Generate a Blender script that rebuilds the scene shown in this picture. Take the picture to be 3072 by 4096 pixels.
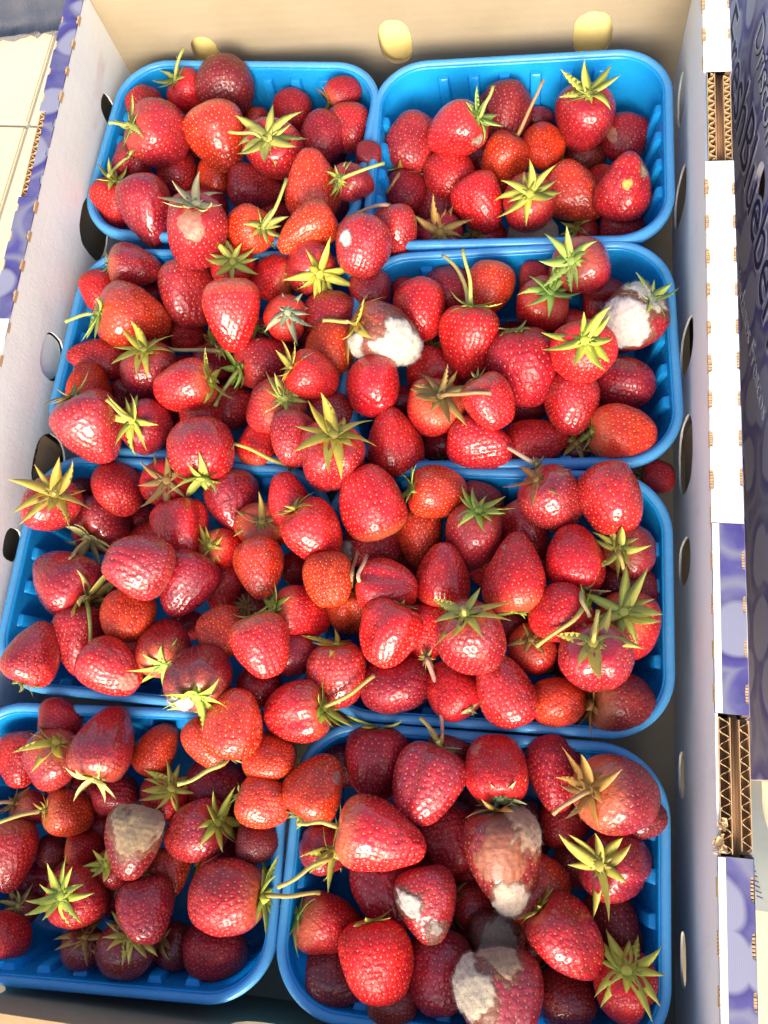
import bpy, bmesh, math, random
import numpy as np
from mathutils import Vector, Matrix

for _o in list(bpy.data.objects): bpy.data.objects.remove(_o)
SC = bpy.context.scene
COL = SC.collection
R_ = math.radians

# ------------------------------------------------------------------ camera
CR = np.array([[0.9848578289942308, -0.041512578524128055, 0.16832041615041451],
               [0.08751246780317537, 0.9571718342834712, -0.27597762161706807],
               [-0.1496550187857688, 0.28652885627575714, 0.9463110428783644]])
CP = np.array([0.1140, -0.1634, 0.4639])
FPX = 3473.2                                   # focal length in photo pixels (photo 3072 x 4096)
cd = bpy.data.cameras.new("camera"); cam = bpy.data.objects.new("camera", cd); COL.objects.link(cam)
M4 = Matrix.Identity(4)
for i in range(3):
    for j in range(3): M4[i][j] = CR[i, j]
    M4[i][3] = CP[i]
cam.matrix_world = M4
cd.sensor_fit = 'VERTICAL'; cd.sensor_height = 36; cd.lens = 36*FPX/4096; cd.clip_start = .01; cd.clip_end = 100
SC.camera = cam

# ------------------------------------------------------------------ light
SUN_EL, SUN_AZ = 26, 6        # low soft light from behind the photographer, a little from the right
w = bpy.data.worlds.new("World"); SC.world = w; w.use_nodes = True
nt = w.node_tree; bg = nt.nodes['Background']; sky = nt.nodes.new('ShaderNodeTexSky')
sky.sky_type = 'NISHITA'; sky.sun_disc = False; sky.sun_elevation = R_(SUN_EL)
sky.sun_rotation = R_(180-SUN_AZ); sky.dust_density = 4.5; sky.air_density = 1.0; sky.ozone_density = 1.0
nt.links.new(sky.outputs[0], bg.inputs[0]); bg.inputs[1].default_value = .15
sd = bpy.data.lights.new("sun", 'SUN'); sun = bpy.data.objects.new("sun", sd); COL.objects.link(sun)
sd.energy = 1.35; sd.angle = R_(30); sd.color = (1, .95, .87)
sv = Vector((math.sin(R_(SUN_AZ))*math.cos(R_(SUN_EL)), -math.cos(R_(SUN_AZ))*math.cos(R_(SUN_EL)), math.sin(R_(SUN_EL))))
sun.rotation_euler = sv.to_track_quat('Z', 'Y').to_euler()
SC.view_settings.view_transform = 'Standard'; SC.view_settings.look = 'None'
SC.view_settings.exposure = 1.5; SC.view_settings.gamma = 1
SC.render.engine = 'CYCLES'; SC.cycles.max_bounces = 6; SC.cycles.transmission_bounces = 4

def ray(u, v): return CR @ np.array([(u-1536)/FPX, -(v-2048)/FPX, -1.])
def at_z(u, v, z):
    d = ray(u, v); return CP + d*(z-CP[2])/d[2]

# ------------------------------------------------------------------ helpers
def tag(o, label=None, cat=None, group=None, kind=None):
    if label: o['label'] = label
    if cat: o['category'] = cat
    if group: o['group'] = group
    if kind: o['kind'] = kind
    return o
def empty(name, loc=(0, 0, 0), rz=0):
    o = bpy.data.objects.new(name, None); COL.objects.link(o); o.location = loc; o.rotation_euler = (0, 0, rz)
    o.empty_display_size = .01; return o
def mesh(name, V, F, mat=None, smooth=False):
    me = bpy.data.meshes.new(name); me.from_pydata([tuple(map(float, v)) for v in V], [], [tuple(map(int, f)) for f in F])
    if mat: me.materials.append(mat)
    if smooth: me.polygons.foreach_set('use_smooth', [True]*len(me.polygons))
    me.update(); return me
def link(name, me, parent=None, M=None):
    o = bpy.data.objects.new(name, me); COL.objects.link(o)
    if parent: o.parent = parent
    if M is not None: o.matrix_local = M
    return o
class MB:
    def __init__(s): s.V = []; s.F = []
    def add(s, V, F):
        n = len(s.V); s.V += [tuple(v) for v in V]; s.F += [tuple(i+n for i in f) for f in F]
    def box(s, x0, x1, y0, y1, z0, z1):
        s.add([(x, y, z) for z in (z0, z1) for x, y in ((x0, y0), (x1, y0), (x1, y1), (x0, y1))],
              [(3, 2, 1, 0), (4, 5, 6, 7), (0, 1, 5, 4), (1, 2, 6, 5), (2, 3, 7, 6), (3, 0, 4, 7)])
    def tube(s, pts, rad, n=7):
        pts = [Vector(p) for p in pts]; k = len(pts); V = []; F = []
        up = Vector((.31, .22, .9)).normalized()
        for i, p in enumerate(pts):
            t = (pts[min(i+1, k-1)]-pts[max(i-1, 0)]).normalized()
            a = t.cross(up)
            if a.length < .05: a = t.cross(Vector((1, 0, 0)))
            a.normalize(); b = t.cross(a); r = rad[i] if hasattr(rad, '__len__') else rad
            V += [p + r*(a*math.cos(j*2*math.pi/n)+b*math.sin(j*2*math.pi/n)) for j in range(n)]
        for i in range(k-1):
            for j in range(n):
                F.append((i*n+j, i*n+(j+1) % n, (i+1)*n+(j+1) % n, (i+1)*n+j))
        F.append(tuple(range(n))[::-1]); F.append(tuple((k-1)*n+j for j in range(n)))
        s.add(V, F)
    def build(s, name, mat, parent=None, smooth=False):
        return link(name, mesh(name, s.V, s.F, mat, smooth), parent)

def sheet(name, outline, holes, thick, mat, parent, M):
    """flat board cut from a 2D outline with holes, given real thickness"""
    cu = bpy.data.curves.new(name, 'CURVE'); cu.dimensions = '2D'; cu.fill_mode = 'BOTH'; cu.extrude = thick/2
    for pts in [outline]+list(holes):
        sp = cu.splines.new('POLY'); sp.points.add(len(pts)-1)
        for p, q in zip(sp.points, pts): p.co = (q[0], q[1], 0, 1)
        sp.use_cyclic_u = True
    t = bpy.data.objects.new("tmp", cu); COL.objects.link(t)
    dg = bpy.context.evaluated_depsgraph_get(); dg.update()
    me = bpy.data.meshes.new_from_object(t.evaluated_get(dg)); me.name = name
    bpy.data.objects.remove(t); bpy.data.curves.remove(cu)
    me.materials.clear(); me.materials.append(mat)
    me.transform(M)
    return link(name, me, parent)
def oval(cx, cy, w, h, n=32, rnd=None, jit=0.0):
    # stadium-like rounded slot
    out = []
    for i in range(n):
        a = i*2*math.pi/n
        c, s_ = math.cos(a), math.sin(a)
        e = 2.6
        x = w/2*math.copysign(abs(c)**(2/e), c); y = h/2*math.copysign(abs(s_)**(2/e), s_)
        k = 1+(rnd.uniform(-jit, jit) if rnd else 0)
        out.append((cx+x*k, cy+y*k))
    return out

# ------------------------------------------------------------------ materials
def new_mat(name):
    m = bpy.data.materials.new(name); m.use_nodes = True; nt = m.node_tree
    return m, nt, nt.nodes['Principled BSDF']
def N(nt, t, **kw):
    n = nt.nodes.new(t)
    for k, v in kw.items():
        if k in n.inputs: n.inputs[k].default_value = v
        else: setattr(n, k, v)
    return n
def ramp(nt, fac, stops):
    r = nt.nodes.new('ShaderNodeValToRGB'); e = r.color_ramp.elements
    while len(e) < len(stops): e.new(.5)
    for i, (p, c) in enumerate(stops): e[i].position = p; e[i].color = (*c, 1) if len(c) == 3 else c
    nt.links.new(fac, r.inputs[0]); return r.outputs[0]
def mix(nt, fac, a, b, bt='MIX'):
    m = nt.nodes.new('ShaderNodeMix'); m.data_type = 'RGBA'; m.blend_type = bt
    for s_, v in ((0, fac), (6, a), (7, b)):
        if hasattr(v, 'links') or hasattr(v, 'is_linked'): nt.links.new(v, m.inputs[s_])
        elif isinstance(v, (int, float)): m.inputs[s_].default_value = v
        else: m.inputs[s_].default_value = (*v, 1)
    return m.outputs[2]
def math_(nt, op, a, b=None, clamp=False):
    m = nt.nodes.new('ShaderNodeMath'); m.operation = op; m.use_clamp = clamp
    for i, v in enumerate((a, b)):
        if v is None: continue
        if isinstance(v, (int, float)): m.inputs[i].default_value = v
        else: nt.links.new(v, m.inputs[i])
    return m.outputs[0]
def coords(nt, scale=(1, 1, 1), out='Object', loc=(0, 0, 0)):
    tc = nt.nodes.new('ShaderNodeTexCoord'); mp = nt.nodes.new('ShaderNodeMapping')
    mp.inputs['Scale'].default_value = scale; mp.inputs['Location'].default_value = loc
    nt.links.new(tc.outputs[out], mp.inputs[0]); return mp.outputs[0]
def bump(nt, bs, h, strength, dist):
    b = N(nt, 'ShaderNodeBump'); b.inputs['Strength'].default_value = strength; b.inputs['Distance'].default_value = dist
    nt.links.new(h, b.inputs['Height']); nt.links.new(b.outputs[0], bs.inputs['Normal'])
def noise(nt, vec, scale, detail=4, rough=.55):
    n = N(nt, 'ShaderNodeTexNoise', Scale=scale, Detail=detail, Roughness=rough); nt.links.new(vec, n.inputs['Vector']); return n.outputs[0]

def mat_berry():
    m, nt, bs = new_mat("strawberry_flesh"); L = nt.links
    oi = N(nt, 'ShaderNodeObjectInfo')
    tc = N(nt, 'ShaderNodeTexCoord')
    off = N(nt, 'ShaderNodeVectorMath', operation='ADD')
    rv = N(nt, 'ShaderNodeCombineXYZ')
    r10 = math_(nt, 'MULTIPLY', oi.outputs['Random'], 37.)
    L.new(r10, rv.inputs[0]); L.new(r10, rv.inputs[1])
    L.new(tc.outputs['Object'], off.inputs[0]); L.new(rv.outputs[0], off.inputs[1]); v = off.outputs[0]
    n1 = noise(nt, v, 1.7, 3); n2 = noise(nt, v, 6, 4, .6); n3 = noise(nt, v, 19, 2)
    dark = mix(nt, 1., oi.outputs['Color'], (.66, .62, .8), 'MULTIPLY')
    bright = mix(nt, 1., oi.outputs['Color'], (1.18, 1.5, 1.0), 'MULTIPLY')
    c = mix(nt, ramp(nt, n1, [(.36, (0, 0, 0)), (.62, (1, 1, 1))]), dark, oi.outputs['Color'])
    c = mix(nt, ramp(nt, n2, [(.50, (0, 0, 0)), (.72, (1, 1, 1))]), c, bright)
    # small brown bruises
    br = ramp(nt, noise(nt, v, 2.6, 5, .6), [(.66, (0, 0, 0)), (.74, (.4, .4, .4))])
    c = mix(nt, br, c, (.17, .035, .02))
    # paler shoulder under the cap on some berries
    sx = N(nt, 'ShaderNodeSeparateXYZ'); L.new(tc.outputs['Object'], sx.inputs[0])
    sh = math_(nt, 'MULTIPLY', ramp(nt, sx.outputs[2], [(.30, (0, 0, 0)), (.50, (1, 1, 1))]),
               ramp(nt, oi.outputs['Random'], [(.5, (0, 0, 0)), (1, (.55, .55, .55))]))
    c = mix(nt, sh, c, (.62, .20, .07))
    # dimples are a touch deeper in colour
    at = N(nt, 'ShaderNodeAttribute', attribute_name='dimple')
    c = mix(nt, math_(nt, 'MULTIPLY', at.outputs['Fac'], .30), c, mix(nt, 1., c, (.55, .35, .45), 'MULTIPLY'))
    L.new(c, bs.inputs['Base Color'])
    L.new(ramp(nt, n2, [(.35, (.24,)*3), (.7, (.50,)*3)]), bs.inputs['Roughness'])
    bs.inputs['Subsurface Weight'].default_value = .32; bs.inputs['Subsurface Radius'].default_value = (1, .25, .15)
    bs.inputs['Subsurface Scale'].default_value = .0022
    bs.inputs['Specular IOR Level'].default_value = .24
    L.new(math_(nt, 'MULTIPLY', oi.outputs['Alpha'], .9), bs.inputs['Coat Weight']); bs.inputs['Coat Roughness'].default_value = .07
    h = math_(nt, 'ADD', n3, math_(nt, 'MULTIPLY', noise(nt, v, 9, 2), .6))
    bump(nt, bs, h, .75, .0011)
    return m
def mat_objcol(name, rough=.5, sub=0, amp=.35, sc=14, bmp=.0004, tr=0, sheen=0):
    m, nt, bs = new_mat(name)
    oi = N(nt, 'ShaderNodeObjectInfo'); v = coords(nt)
    n1 = noise(nt, v, sc, 4)
    c = mix(nt, ramp(nt, n1, [(.3, (0, 0, 0)), (.7, (1, 1, 1))]), mix(nt, 1., oi.outputs['Color'], (1-amp, 1-amp*1.1, 1-amp*.8), 'MULTIPLY'), oi.outputs['Color'])
    nt.links.new(c, bs.inputs['Base Color']); bs.inputs['Roughness'].default_value = rough
    if sub:
        bs.inputs['Subsurface Weight'].default_value = sub; bs.inputs['Subsurface Radius'].default_value = (1, .8, .5); bs.inputs['Subsurface Scale'].default_value = .001
    if sheen: bs.inputs['Sheen Weight'].default_value = sheen
    bump(nt, bs, noise(nt, v, sc*3, 4), .6, bmp)
    return m
def mat_plastic(name="blue_plastic", ca=(.010, .34, .76), cb=(.02, .44, .86)):
    m, nt, bs = new_mat(name); L = nt.links
    v = coords(nt)
    n1 = noise(nt, v, 30, 3); n2 = noise(nt, v, 260, 3)
    L.new(mix(nt, n1, ca, cb), bs.inputs['Base Color'])
    L.new(ramp(nt, n2, [(.35, (.16,)*3), (.7, (.34,)*3)]), bs.inputs['Roughness'])
    bump(nt, bs, noise(nt, v, 90, 2), .15, .0008)
    tr = N(nt, 'ShaderNodeBsdfTranslucent'); tr.inputs[0].default_value = (.02, .52, .95, 1)
    mx = N(nt, 'ShaderNodeMixShader'); mx.inputs[0].default_value = .42
    L.new(bs.outputs[0], mx.inputs[1]); L.new(tr.outputs[0], mx.inputs[2]); L.new(mx.outputs[0], nt.nodes['Material Output'].inputs[0])
    return m
def mat_board(name, c0, c1, flute_dir=0, stain=0, rough=.75, fl=.15):
    m, nt, bs = new_mat(name); L = nt.links
    v = coords(nt)
    n1 = noise(nt, v, 12, 5, .6); n2 = noise(nt, v, 500, 3)
    c = mix(nt, ramp(nt, n1, [(.3, (0, 0, 0)), (.7, (1, 1, 1))]), c0, c1)
    if stain:
        st = ramp(nt, noise(nt, coords(nt, (1, .6, 1.6)), 22, 3, .5), [(.66, (0, 0, 0)), (.78, (stain,)*3)])
        c = mix(nt, st, c, (.50, .22, .22))
        st2 = ramp(nt, noise(nt, coords(nt, (1, 1, 1), loc=(3, 1, 2)), 60, 4, .6), [(.62, (0, 0, 0)), (.8, (stain*.6,)*3)])
        c = mix(nt, st2, c, (.42, .36, .26))
    L.new(c, bs.inputs['Base Color']); bs.inputs['Roughness'].default_value = rough
    wv = N(nt, 'ShaderNodeTexWave', Scale=1.0, Distortion=.6); wv.bands_direction = 'XYZ'[flute_dir]
    L.new(coords(nt, (45,)*3), wv.inputs['Vector'])
    h = math_(nt, 'ADD', math_(nt, 'MULTIPLY', wv.outputs[1], fl), math_(nt, 'ADD', math_(nt, 'MULTIPLY', n2, .25), math_(nt, 'MULTIPLY', noise(nt, v, 40, 3), .7)))
    bump(nt, bs, h, .5, .0011)
    return m
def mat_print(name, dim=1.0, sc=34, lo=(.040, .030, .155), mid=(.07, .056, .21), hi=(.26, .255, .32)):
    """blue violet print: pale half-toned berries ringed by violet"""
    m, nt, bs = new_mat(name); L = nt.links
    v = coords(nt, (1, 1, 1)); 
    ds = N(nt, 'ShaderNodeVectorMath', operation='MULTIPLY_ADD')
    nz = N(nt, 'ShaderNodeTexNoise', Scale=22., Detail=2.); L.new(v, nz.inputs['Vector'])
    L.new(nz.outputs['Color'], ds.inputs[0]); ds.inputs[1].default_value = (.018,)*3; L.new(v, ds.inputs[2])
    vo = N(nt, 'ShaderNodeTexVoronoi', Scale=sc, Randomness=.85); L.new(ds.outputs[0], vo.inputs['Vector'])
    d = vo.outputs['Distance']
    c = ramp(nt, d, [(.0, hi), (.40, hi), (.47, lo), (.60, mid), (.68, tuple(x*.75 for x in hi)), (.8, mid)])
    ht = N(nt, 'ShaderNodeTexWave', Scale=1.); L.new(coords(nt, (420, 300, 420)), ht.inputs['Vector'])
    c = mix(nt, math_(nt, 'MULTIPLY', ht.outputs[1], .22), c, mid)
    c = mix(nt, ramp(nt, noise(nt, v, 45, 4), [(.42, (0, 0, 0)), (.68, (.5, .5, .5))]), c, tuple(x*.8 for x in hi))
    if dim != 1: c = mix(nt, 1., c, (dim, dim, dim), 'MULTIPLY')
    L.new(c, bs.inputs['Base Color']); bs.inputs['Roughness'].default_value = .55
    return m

M_BERRY = mat_berry()
M_SEED = mat_objcol("seed_skin", .42, amp=.4, sc=9)
M_LEAF = mat_objcol("sepal_leaf", .55, sub=.15, amp=.30, sc=2.6, bmp=.0006)
def leaf_glow(m):
    nt = m.node_tree; bs = nt.nodes['Principled BSDF']; tr = N(nt, 'ShaderNodeBsdfTranslucent'); nt.links.new(bs.inputs['Base Color'].links[0].from_socket, tr.inputs[0])
    mx = N(nt, 'ShaderNodeMixShader'); mx.inputs[0].default_value = .30
    nt.links.new(bs.outputs[0], mx.inputs[1]); nt.links.new(tr.outputs[0], mx.inputs[2]); nt.links.new(mx.outputs[0], nt.nodes['Material Output'].inputs[0])
leaf_glow(M_LEAF)
M_STEM = mat_objcol("stem_skin", .5, sub=.1, amp=.35, sc=90)
def fade_by_cover(m, amp, lo, hi, top):
    nt = m.node_tree; L = nt.links; at = N(nt, 'ShaderNodeAttribute', attribute_name='cover')
    v = coords(nt); n = noise(nt, v, 24, 5, .7)
    if top == 1:
        bs = nt.nodes['Principled BSDF']; old = bs.inputs['Base Color'].links[0].from_socket
        fz = math_(nt, 'ADD', math_(nt, 'MULTIPLY', at.outputs['Fac'], 1.15), math_(nt, 'MULTIPLY', math_(nt, 'SUBTRACT', noise(nt, v, 7, 4, .65), .5), 1.1))
        L.new(mix(nt, ramp(nt, fz, [(.25, (0, 0, 0)), (.85, (1, 1, 1))]), (.22, .06, .04), old), bs.inputs['Base Color'])
    a = math_(nt, 'ADD', at.outputs['Fac'], math_(nt, 'MULTIPLY', math_(nt, 'SUBTRACT', n, .5), amp))
    L.new(ramp(nt, a, [(lo, (0, 0, 0)), (hi, (top,)*3)]), nt.nodes['Principled BSDF'].inputs['Alpha'])
M_MOULD = mat_objcol("mould_fur", .95, sub=.55, amp=.28, sc=5.5, bmp=.0006, sheen=.3)
fade_by_cover(M_MOULD, 1.5, .15, 1.0, 1)
M_BLEM = mat_objcol("bruised_skin", .45, sub=.1, amp=.3, sc=9, bmp=.0008)
fade_by_cover(M_BLEM, .8, .25, 1.05, .78)
M_PLASTIC = mat_plastic()
M_RIM = mat_plastic("blue_plastic_rim", (.09, .40, .72), (.15, .50, .80))
M_WHITE = mat_board("white_board", (.76, .75, .70), (.82, .81, .76), 2, .42, .62, .03)
M_TOPWHITE = mat_board("white_board_top", (.70, .66, .56), (.78, .75, .66), 1, .10, .6)
M_KRAFT = mat_board("kraft_board", (.215, .17, .105), (.265, .215, .14), 2, 0, .8, .10)
M_CUT = mat_board("cut_kraft", (.42, .26, .12), (.55, .36, .18), 1, 0, .9, .1)
M_FLUTE = mat_board("flute_paper", (.30, .16, .075), (.38, .22, .11), 2, 0, .85, .2)
M_SHADED_KRAFT = mat_board("shaded_kraft", (.085, .045, .022), (.12, .065, .03), 2, 0, .95, .1)  # kraft darkened for the cavity behind the right holes; shade put into colour
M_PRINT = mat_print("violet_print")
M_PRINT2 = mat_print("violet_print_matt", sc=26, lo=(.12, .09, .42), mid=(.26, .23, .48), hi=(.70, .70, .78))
# ------------------------------------------------------------------ ground
ZF = -.0705
def floor_part():
    m, nt, bs = new_mat("tile_grout"); bs.inputs['Roughness'].default_value = .9
    nt.links.new(mix(nt, noise(nt, coords(nt), 60), (.28, .25, .20), (.34, .31, .25)), bs.inputs['Base Color'])
    fl = link("floor", mesh("floor", [(-40, -40, ZF-.0024), (40, -40, ZF-.0024), (40, 40, ZF-.0024), (-40, 40, ZF-.0024)], [(0, 1, 2, 3)], m))
    tag(fl, kind='structure')
    mt, nt, bs = new_mat("cream_tile"); v = coords(nt)
    nt.links.new(mix(nt, noise(nt, v, 9, 5), (.66, .54, .34), (.74, .63, .42)), bs.inputs['Base Color'])
    bs.inputs['Roughness'].default_value = .35; bump(nt, bs, noise(nt, v, 40, 3), .2, .001)
    bm = bmesh.new(); bmesh.ops.create_cube(bm, size=1)
    for vv in bm.verts: vv.co = Vector((vv.co.x*.3275, vv.co.y*.3275, vv.co.z*.008))
    bmesh.ops.bevel(bm, geom=[e for e in bm.edges], offset=.0012, segments=2, affect='EDGES')
    me = bpy.data.meshes.new("tile"); bm.to_mesh(me); bm.free(); me.materials.append(mt)
    a = R_(-3.5); ox, oy = -.3035, .307
    for i in range(-3, 4):
        for j in range(-4, 3):
            x, y = (i+.5)*.33, (j+.5)*.33
            o = link("tile", me, fl); o.location = (ox+x*math.cos(a)-y*math.sin(a), oy+x*math.sin(a)+y*math.cos(a), ZF-.004)
            o.rotation_euler = (0, 0, a)
    return fl
floor_part()

def cloth(name, label, cat, x0, x1, y0, y1, rz, cols, ribs, fringe, z=ZF+.0006, th=.004):
    m, nt, bs = new_mat(name+"_weave"); v = coords(nt, (1, 1, 1))
    wv = N(nt, 'ShaderNodeTexWave', Scale=1., Distortion=3., Detail=3.); nt.links.new(coords(nt, (ribs, ribs*.15, 1)), wv.inputs['Vector'])
    c = mix(nt, wv.outputs[1], cols[0], cols[1]); c = mix(nt, ramp(nt, noise(nt, v, 18, 5, .7), [(.4, (0, 0, 0)), (.65, (1, 1, 1))]), c, cols[2])
    nt.links.new(c, bs.inputs['Base Color']); bs.inputs['Roughness'].default_value = .95; bump(nt, bs, wv.outputs[1], .7, .002)
    rd = random.Random(5); nx, ny = 60, 24; V = []; F = []
    for k in (1, 0):
        for j in range(ny+1):
            for i in range(nx+1):
                x = x0+(x1-x0)*i/nx; y = y0+(y1-y0)*j/ny
                if j == 0: y -= rd.uniform(0, fringe)
                h = th*(.75+.25*math.sin(i*1.1+j*.4)+.15*math.sin(j*1.7))*k
                V.append((x-x0, y-y0, h))
    n = (nx+1)*(ny+1)
    for j in range(ny):
        for i in range(nx):
            a = j*(nx+1)+i; F.append((a, a+1, a+nx+2, a+nx+1)); F.append((n+a, n+a+nx+1, n+a+nx+2, n+a+1))
    def side(a, b): F.append((a, n+a, n+b, b))
    for i in range(nx): side(i+1, i) or side(ny*(nx+1)+i, ny*(nx+1)+i+1)
    for j in range(ny): side(j*(nx+1), (j+1)*(nx+1)) or side((j+1)*(nx+1)+nx, j*(nx+1)+nx)
    o = link(name, mesh(name, V, F, m, True)); o.location = (x0, y0, z); o.rotation_euler = (0, 0, rz)
    return tag(o, label, cat)
cloth("floor_mat", "frayed blue grey woven mat on the cream tiles beyond the tray's left corner", "mat", -.56, -.250, .370, .62, .12,
      ((.13, .14, .17), (.20, .20, .22), (.26, .23, .22)), 260, .006)
cloth("dark_cloth", "black cloth lying on the floor at the lower right corner", "cloth", .234, .46, -.43, -.236, -.12,
      ((.012, .013, .015), (.02, .02, .022), (.03, .03, .032)), 300, .004)

# ------------------------------------------------------------------ cardboard tray
XL, XR, YB, YF = -.1923, .1984, .3079, -.2945
ZB, ZT, ZTF = -.066, .0475, .0305
tray = empty("cardboard_tray", (0, 0, ZB))
tag(tray, "open white cardboard fruit tray with violet printed edge holding eight blue punnets", "cardboard tray")
def PT(o): o.location = (o.location[0], o.location[1], o.location[2]-ZB); return o
rnd = random.Random(11)
# matrices that stand a 2D outline (a, b) up as a wall
MX = lambda x: Matrix(((0, 0, 1, x), (1, 0, 0, 0), (0, 1, 0, 0), (0, 0, 0, 1)))       # a->y, b->z, at x
MY = lambda y: Matrix(((1, 0, 0, 0), (0, 0, -1, y), (0, 1, 0, 0), (0, 0, 0, 1)))      # a->x, b->z, at y
MZ = lambda z: Matrix(((1, 0, 0, 0), (0, 1, 0, 0), (0, 0, 1, z), (0, 0, 0, 1)))
b = MB(); b.box(XL-.002, XR+.002, YF-.004, YB+.004, ZB, ZB+.003); PT(b.build("tray_floor", M_KRAFT, tray))
def topline(y0, y1, dips, z):
    """wall outline whose upper edge drops by a few mm inside the cut-outs"""
    pts = [(y0, ZB), (y1, ZB), (y1, z)]
    for a, c, d in sorted(dips, reverse=True):
        pts += [(c, z), (c-.001, z-d), (a+.001, z-d), (a, z)]
    return pts + [(y0, z)]
RN = [(.163, .2215, .012), (-.1885, -.1300, .014)]
LN = [(.1500, .2125, .012), ]
holesR = [oval(.268, -.025, .034, .026, rnd=rnd, jit=.02), oval(.197, -.030, .032, .044, rnd=rnd, jit=.02), oval(.0835, -.013, .030, .042, rnd=rnd, jit=.02),
          oval(.0190, -.020, .044, .044, rnd=rnd, jit=.02), oval(-.0420, -.026, .026, .036, rnd=rnd, jit=.02),
          oval(-.156, -.040, .024, .018, rnd=rnd, jit=.02), oval(-.2455, -.0385, .026, .016, rnd=rnd, jit=.02)]
rw = PT(sheet("right_wall", topline(YF, YB, [], ZT), holesR, .0012, M_WHITE, tray, MX(XR+.0006)))
rw2 = PT(sheet("outer_right_wall", topline(YF, YB, RN, ZT), [], .003, M_SHADED_KRAFT, tray, MX(XR+.0128)))
holesL = [oval(.2600, -.0065, .018, .024, rnd=rnd, jit=.02), oval(.172, -.018, .040, .038, rnd=rnd, jit=.02), oval(.0660, -.001, .030, .026, rnd=rnd, jit=.01),
          oval(-.0010, -.022, .042, .036, rnd=rnd, jit=.02), oval(-.058, -.001, .020, .018, rnd=rnd, jit=.02)]
lw = PT(sheet("left_wall", topline(YF, YB, [], ZT), holesL, .0012, M_WHITE, tray, MX(XL-.0006)))
lw2 = PT(sheet("outer_left_wall", topline(YF, YB, LN, ZT), [], .003, M_KRAFT, tray, MX(XL-.0105)))
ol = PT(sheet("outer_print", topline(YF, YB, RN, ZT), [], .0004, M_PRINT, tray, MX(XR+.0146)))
# the punched disc that still sits in one hole
pl = PT(sheet("punched_disc", oval(0.0660, -.001, .0275, .0235), [], .0026, M_WHITE, tray, MX(XL-.0030)))
# torn flap at another hole, and a crease in the liner
hb = [oval(.0085, -.0065, .0225, .037, rnd=rnd, jit=.02), oval(.1400, -.0085, .0250, .037, rnd=rnd, jit=.02), oval(-.1275, -.0115, .0205, .036, rnd=rnd, jit=.02)]
bw = PT(sheet("back_wall", [(XL-.003, ZB), (XR+.003, ZB), (XR+.003, ZT), (XL-.003, ZT)], hb, .003, M_KRAFT, tray, MY(YB+.0015)))
hf = [oval(-.0060, .000, .036, .034, rnd=rnd, jit=.01), oval(-.1640, .001, .036, .036, rnd=rnd, jit=.01), oval(.13, .0, .036, .034)]
fw = PT(sheet("front_wall", [(XL-.003, ZB), (XR+.003, ZB), (XR+.003, ZTF), (XL-.003, ZTF)], hf, .0055, M_KRAFT, tray, MY(YF-.003)))

def strip(name, x0, x1, y0, y1, mat, zz=ZT+.0005, jag=None, gaps=()):
    """folded top edge; gaps = small perforation bites along both long sides"""
    left = []; right = []
    for (c, h_, side) in sorted(gaps):
        (left if side < 0 else right).append((c, h_))
    pts = [(x0, y0)]
    if jag: pts += [(x0+(x1-x0)*t, y0+jag*math.sin(t*9)*.5+rnd.uniform(-jag, jag)*.3) for t in (.25, .5, .75)]
    pts += [(x1, y0)]
    for c, h_ in right:
        if y0+.002 < c-h_ and c+h_ < y1-.002: pts += [(x1, c-h_), (x1-.0013, c-h_+.0007), (x1-.0015, c), (x1-.0013, c+h_-.0007), (x1, c+h_)]
    pts += [(x1, y1), (x0, y1)]
    for c, h_ in reversed(left):
        if y0+.002 < c-h_ and c+h_ < y1-.002: pts += [(x0, c+h_), (x0+.0013, c+h_-.0007), (x0+.0016, c), (x0+.0013, c-h_+.0007), (x0, c-h_)]
    return PT(sheet(name, pts, [], .001, mat, tray, MZ(zz)))
gapR = [(y+rnd.uniform(-.0012, .0012), rnd.uniform(.0040, .0054), s) for y in np.arange(YF+.01, YB, .0205) for s in (-1, 1)]
gapL = [(y+rnd.uniform(-.001, .001), rnd.uniform(.0028, .0042), s) for y in np.arange(YF+.006, YB, .0205) for s in (-1, 1)]
XO = XR+.0143
strip("top_edge", XR-.0003, XO, .2222, YB+.003, M_TOPWHITE, gaps=gapR)
strip("top_edge", XR-.0003, XO, -.0405, .1625, M_TOPWHITE, gaps=gapR)
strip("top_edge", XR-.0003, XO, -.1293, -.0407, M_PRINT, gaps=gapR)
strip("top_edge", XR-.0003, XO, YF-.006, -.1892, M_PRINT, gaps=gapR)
# plain white margin of the printed length
for y0, y1 in ((-.1290, -.0410), (YF-.006, -.1896)):
    b = MB(); b.box(XR-.0001, XR+.0030, y0, y1, ZT+.0011, ZT+.0013); PT(b.build("white_margin", M_TOPWHITE, tray))
XOL = XL-.0123
strip("top_edge", XOL, XL+.0003, .2130, YB+.003, M_PRINT, gaps=gapL)
strip("top_edge", XL-.0075, XL+.0003, .1495, .2128, M_PRINT, gaps=[g for g in gapL if g[2] > 0])
strip("top_edge", XOL, XL+.0003, .0660, .1493, M_PRINT, gaps=gapL)
strip("top_edge", XOL, XL+.0003, YF-.006, .0658, M_TOPWHITE, gaps=gapL)
b = MB(); b.box(XL-.004, XR+.004, YF-.0062, YF+.0006, ZTF, ZTF+.0010); PT(b.build("front_edge", M_CUT, tray))
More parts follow.
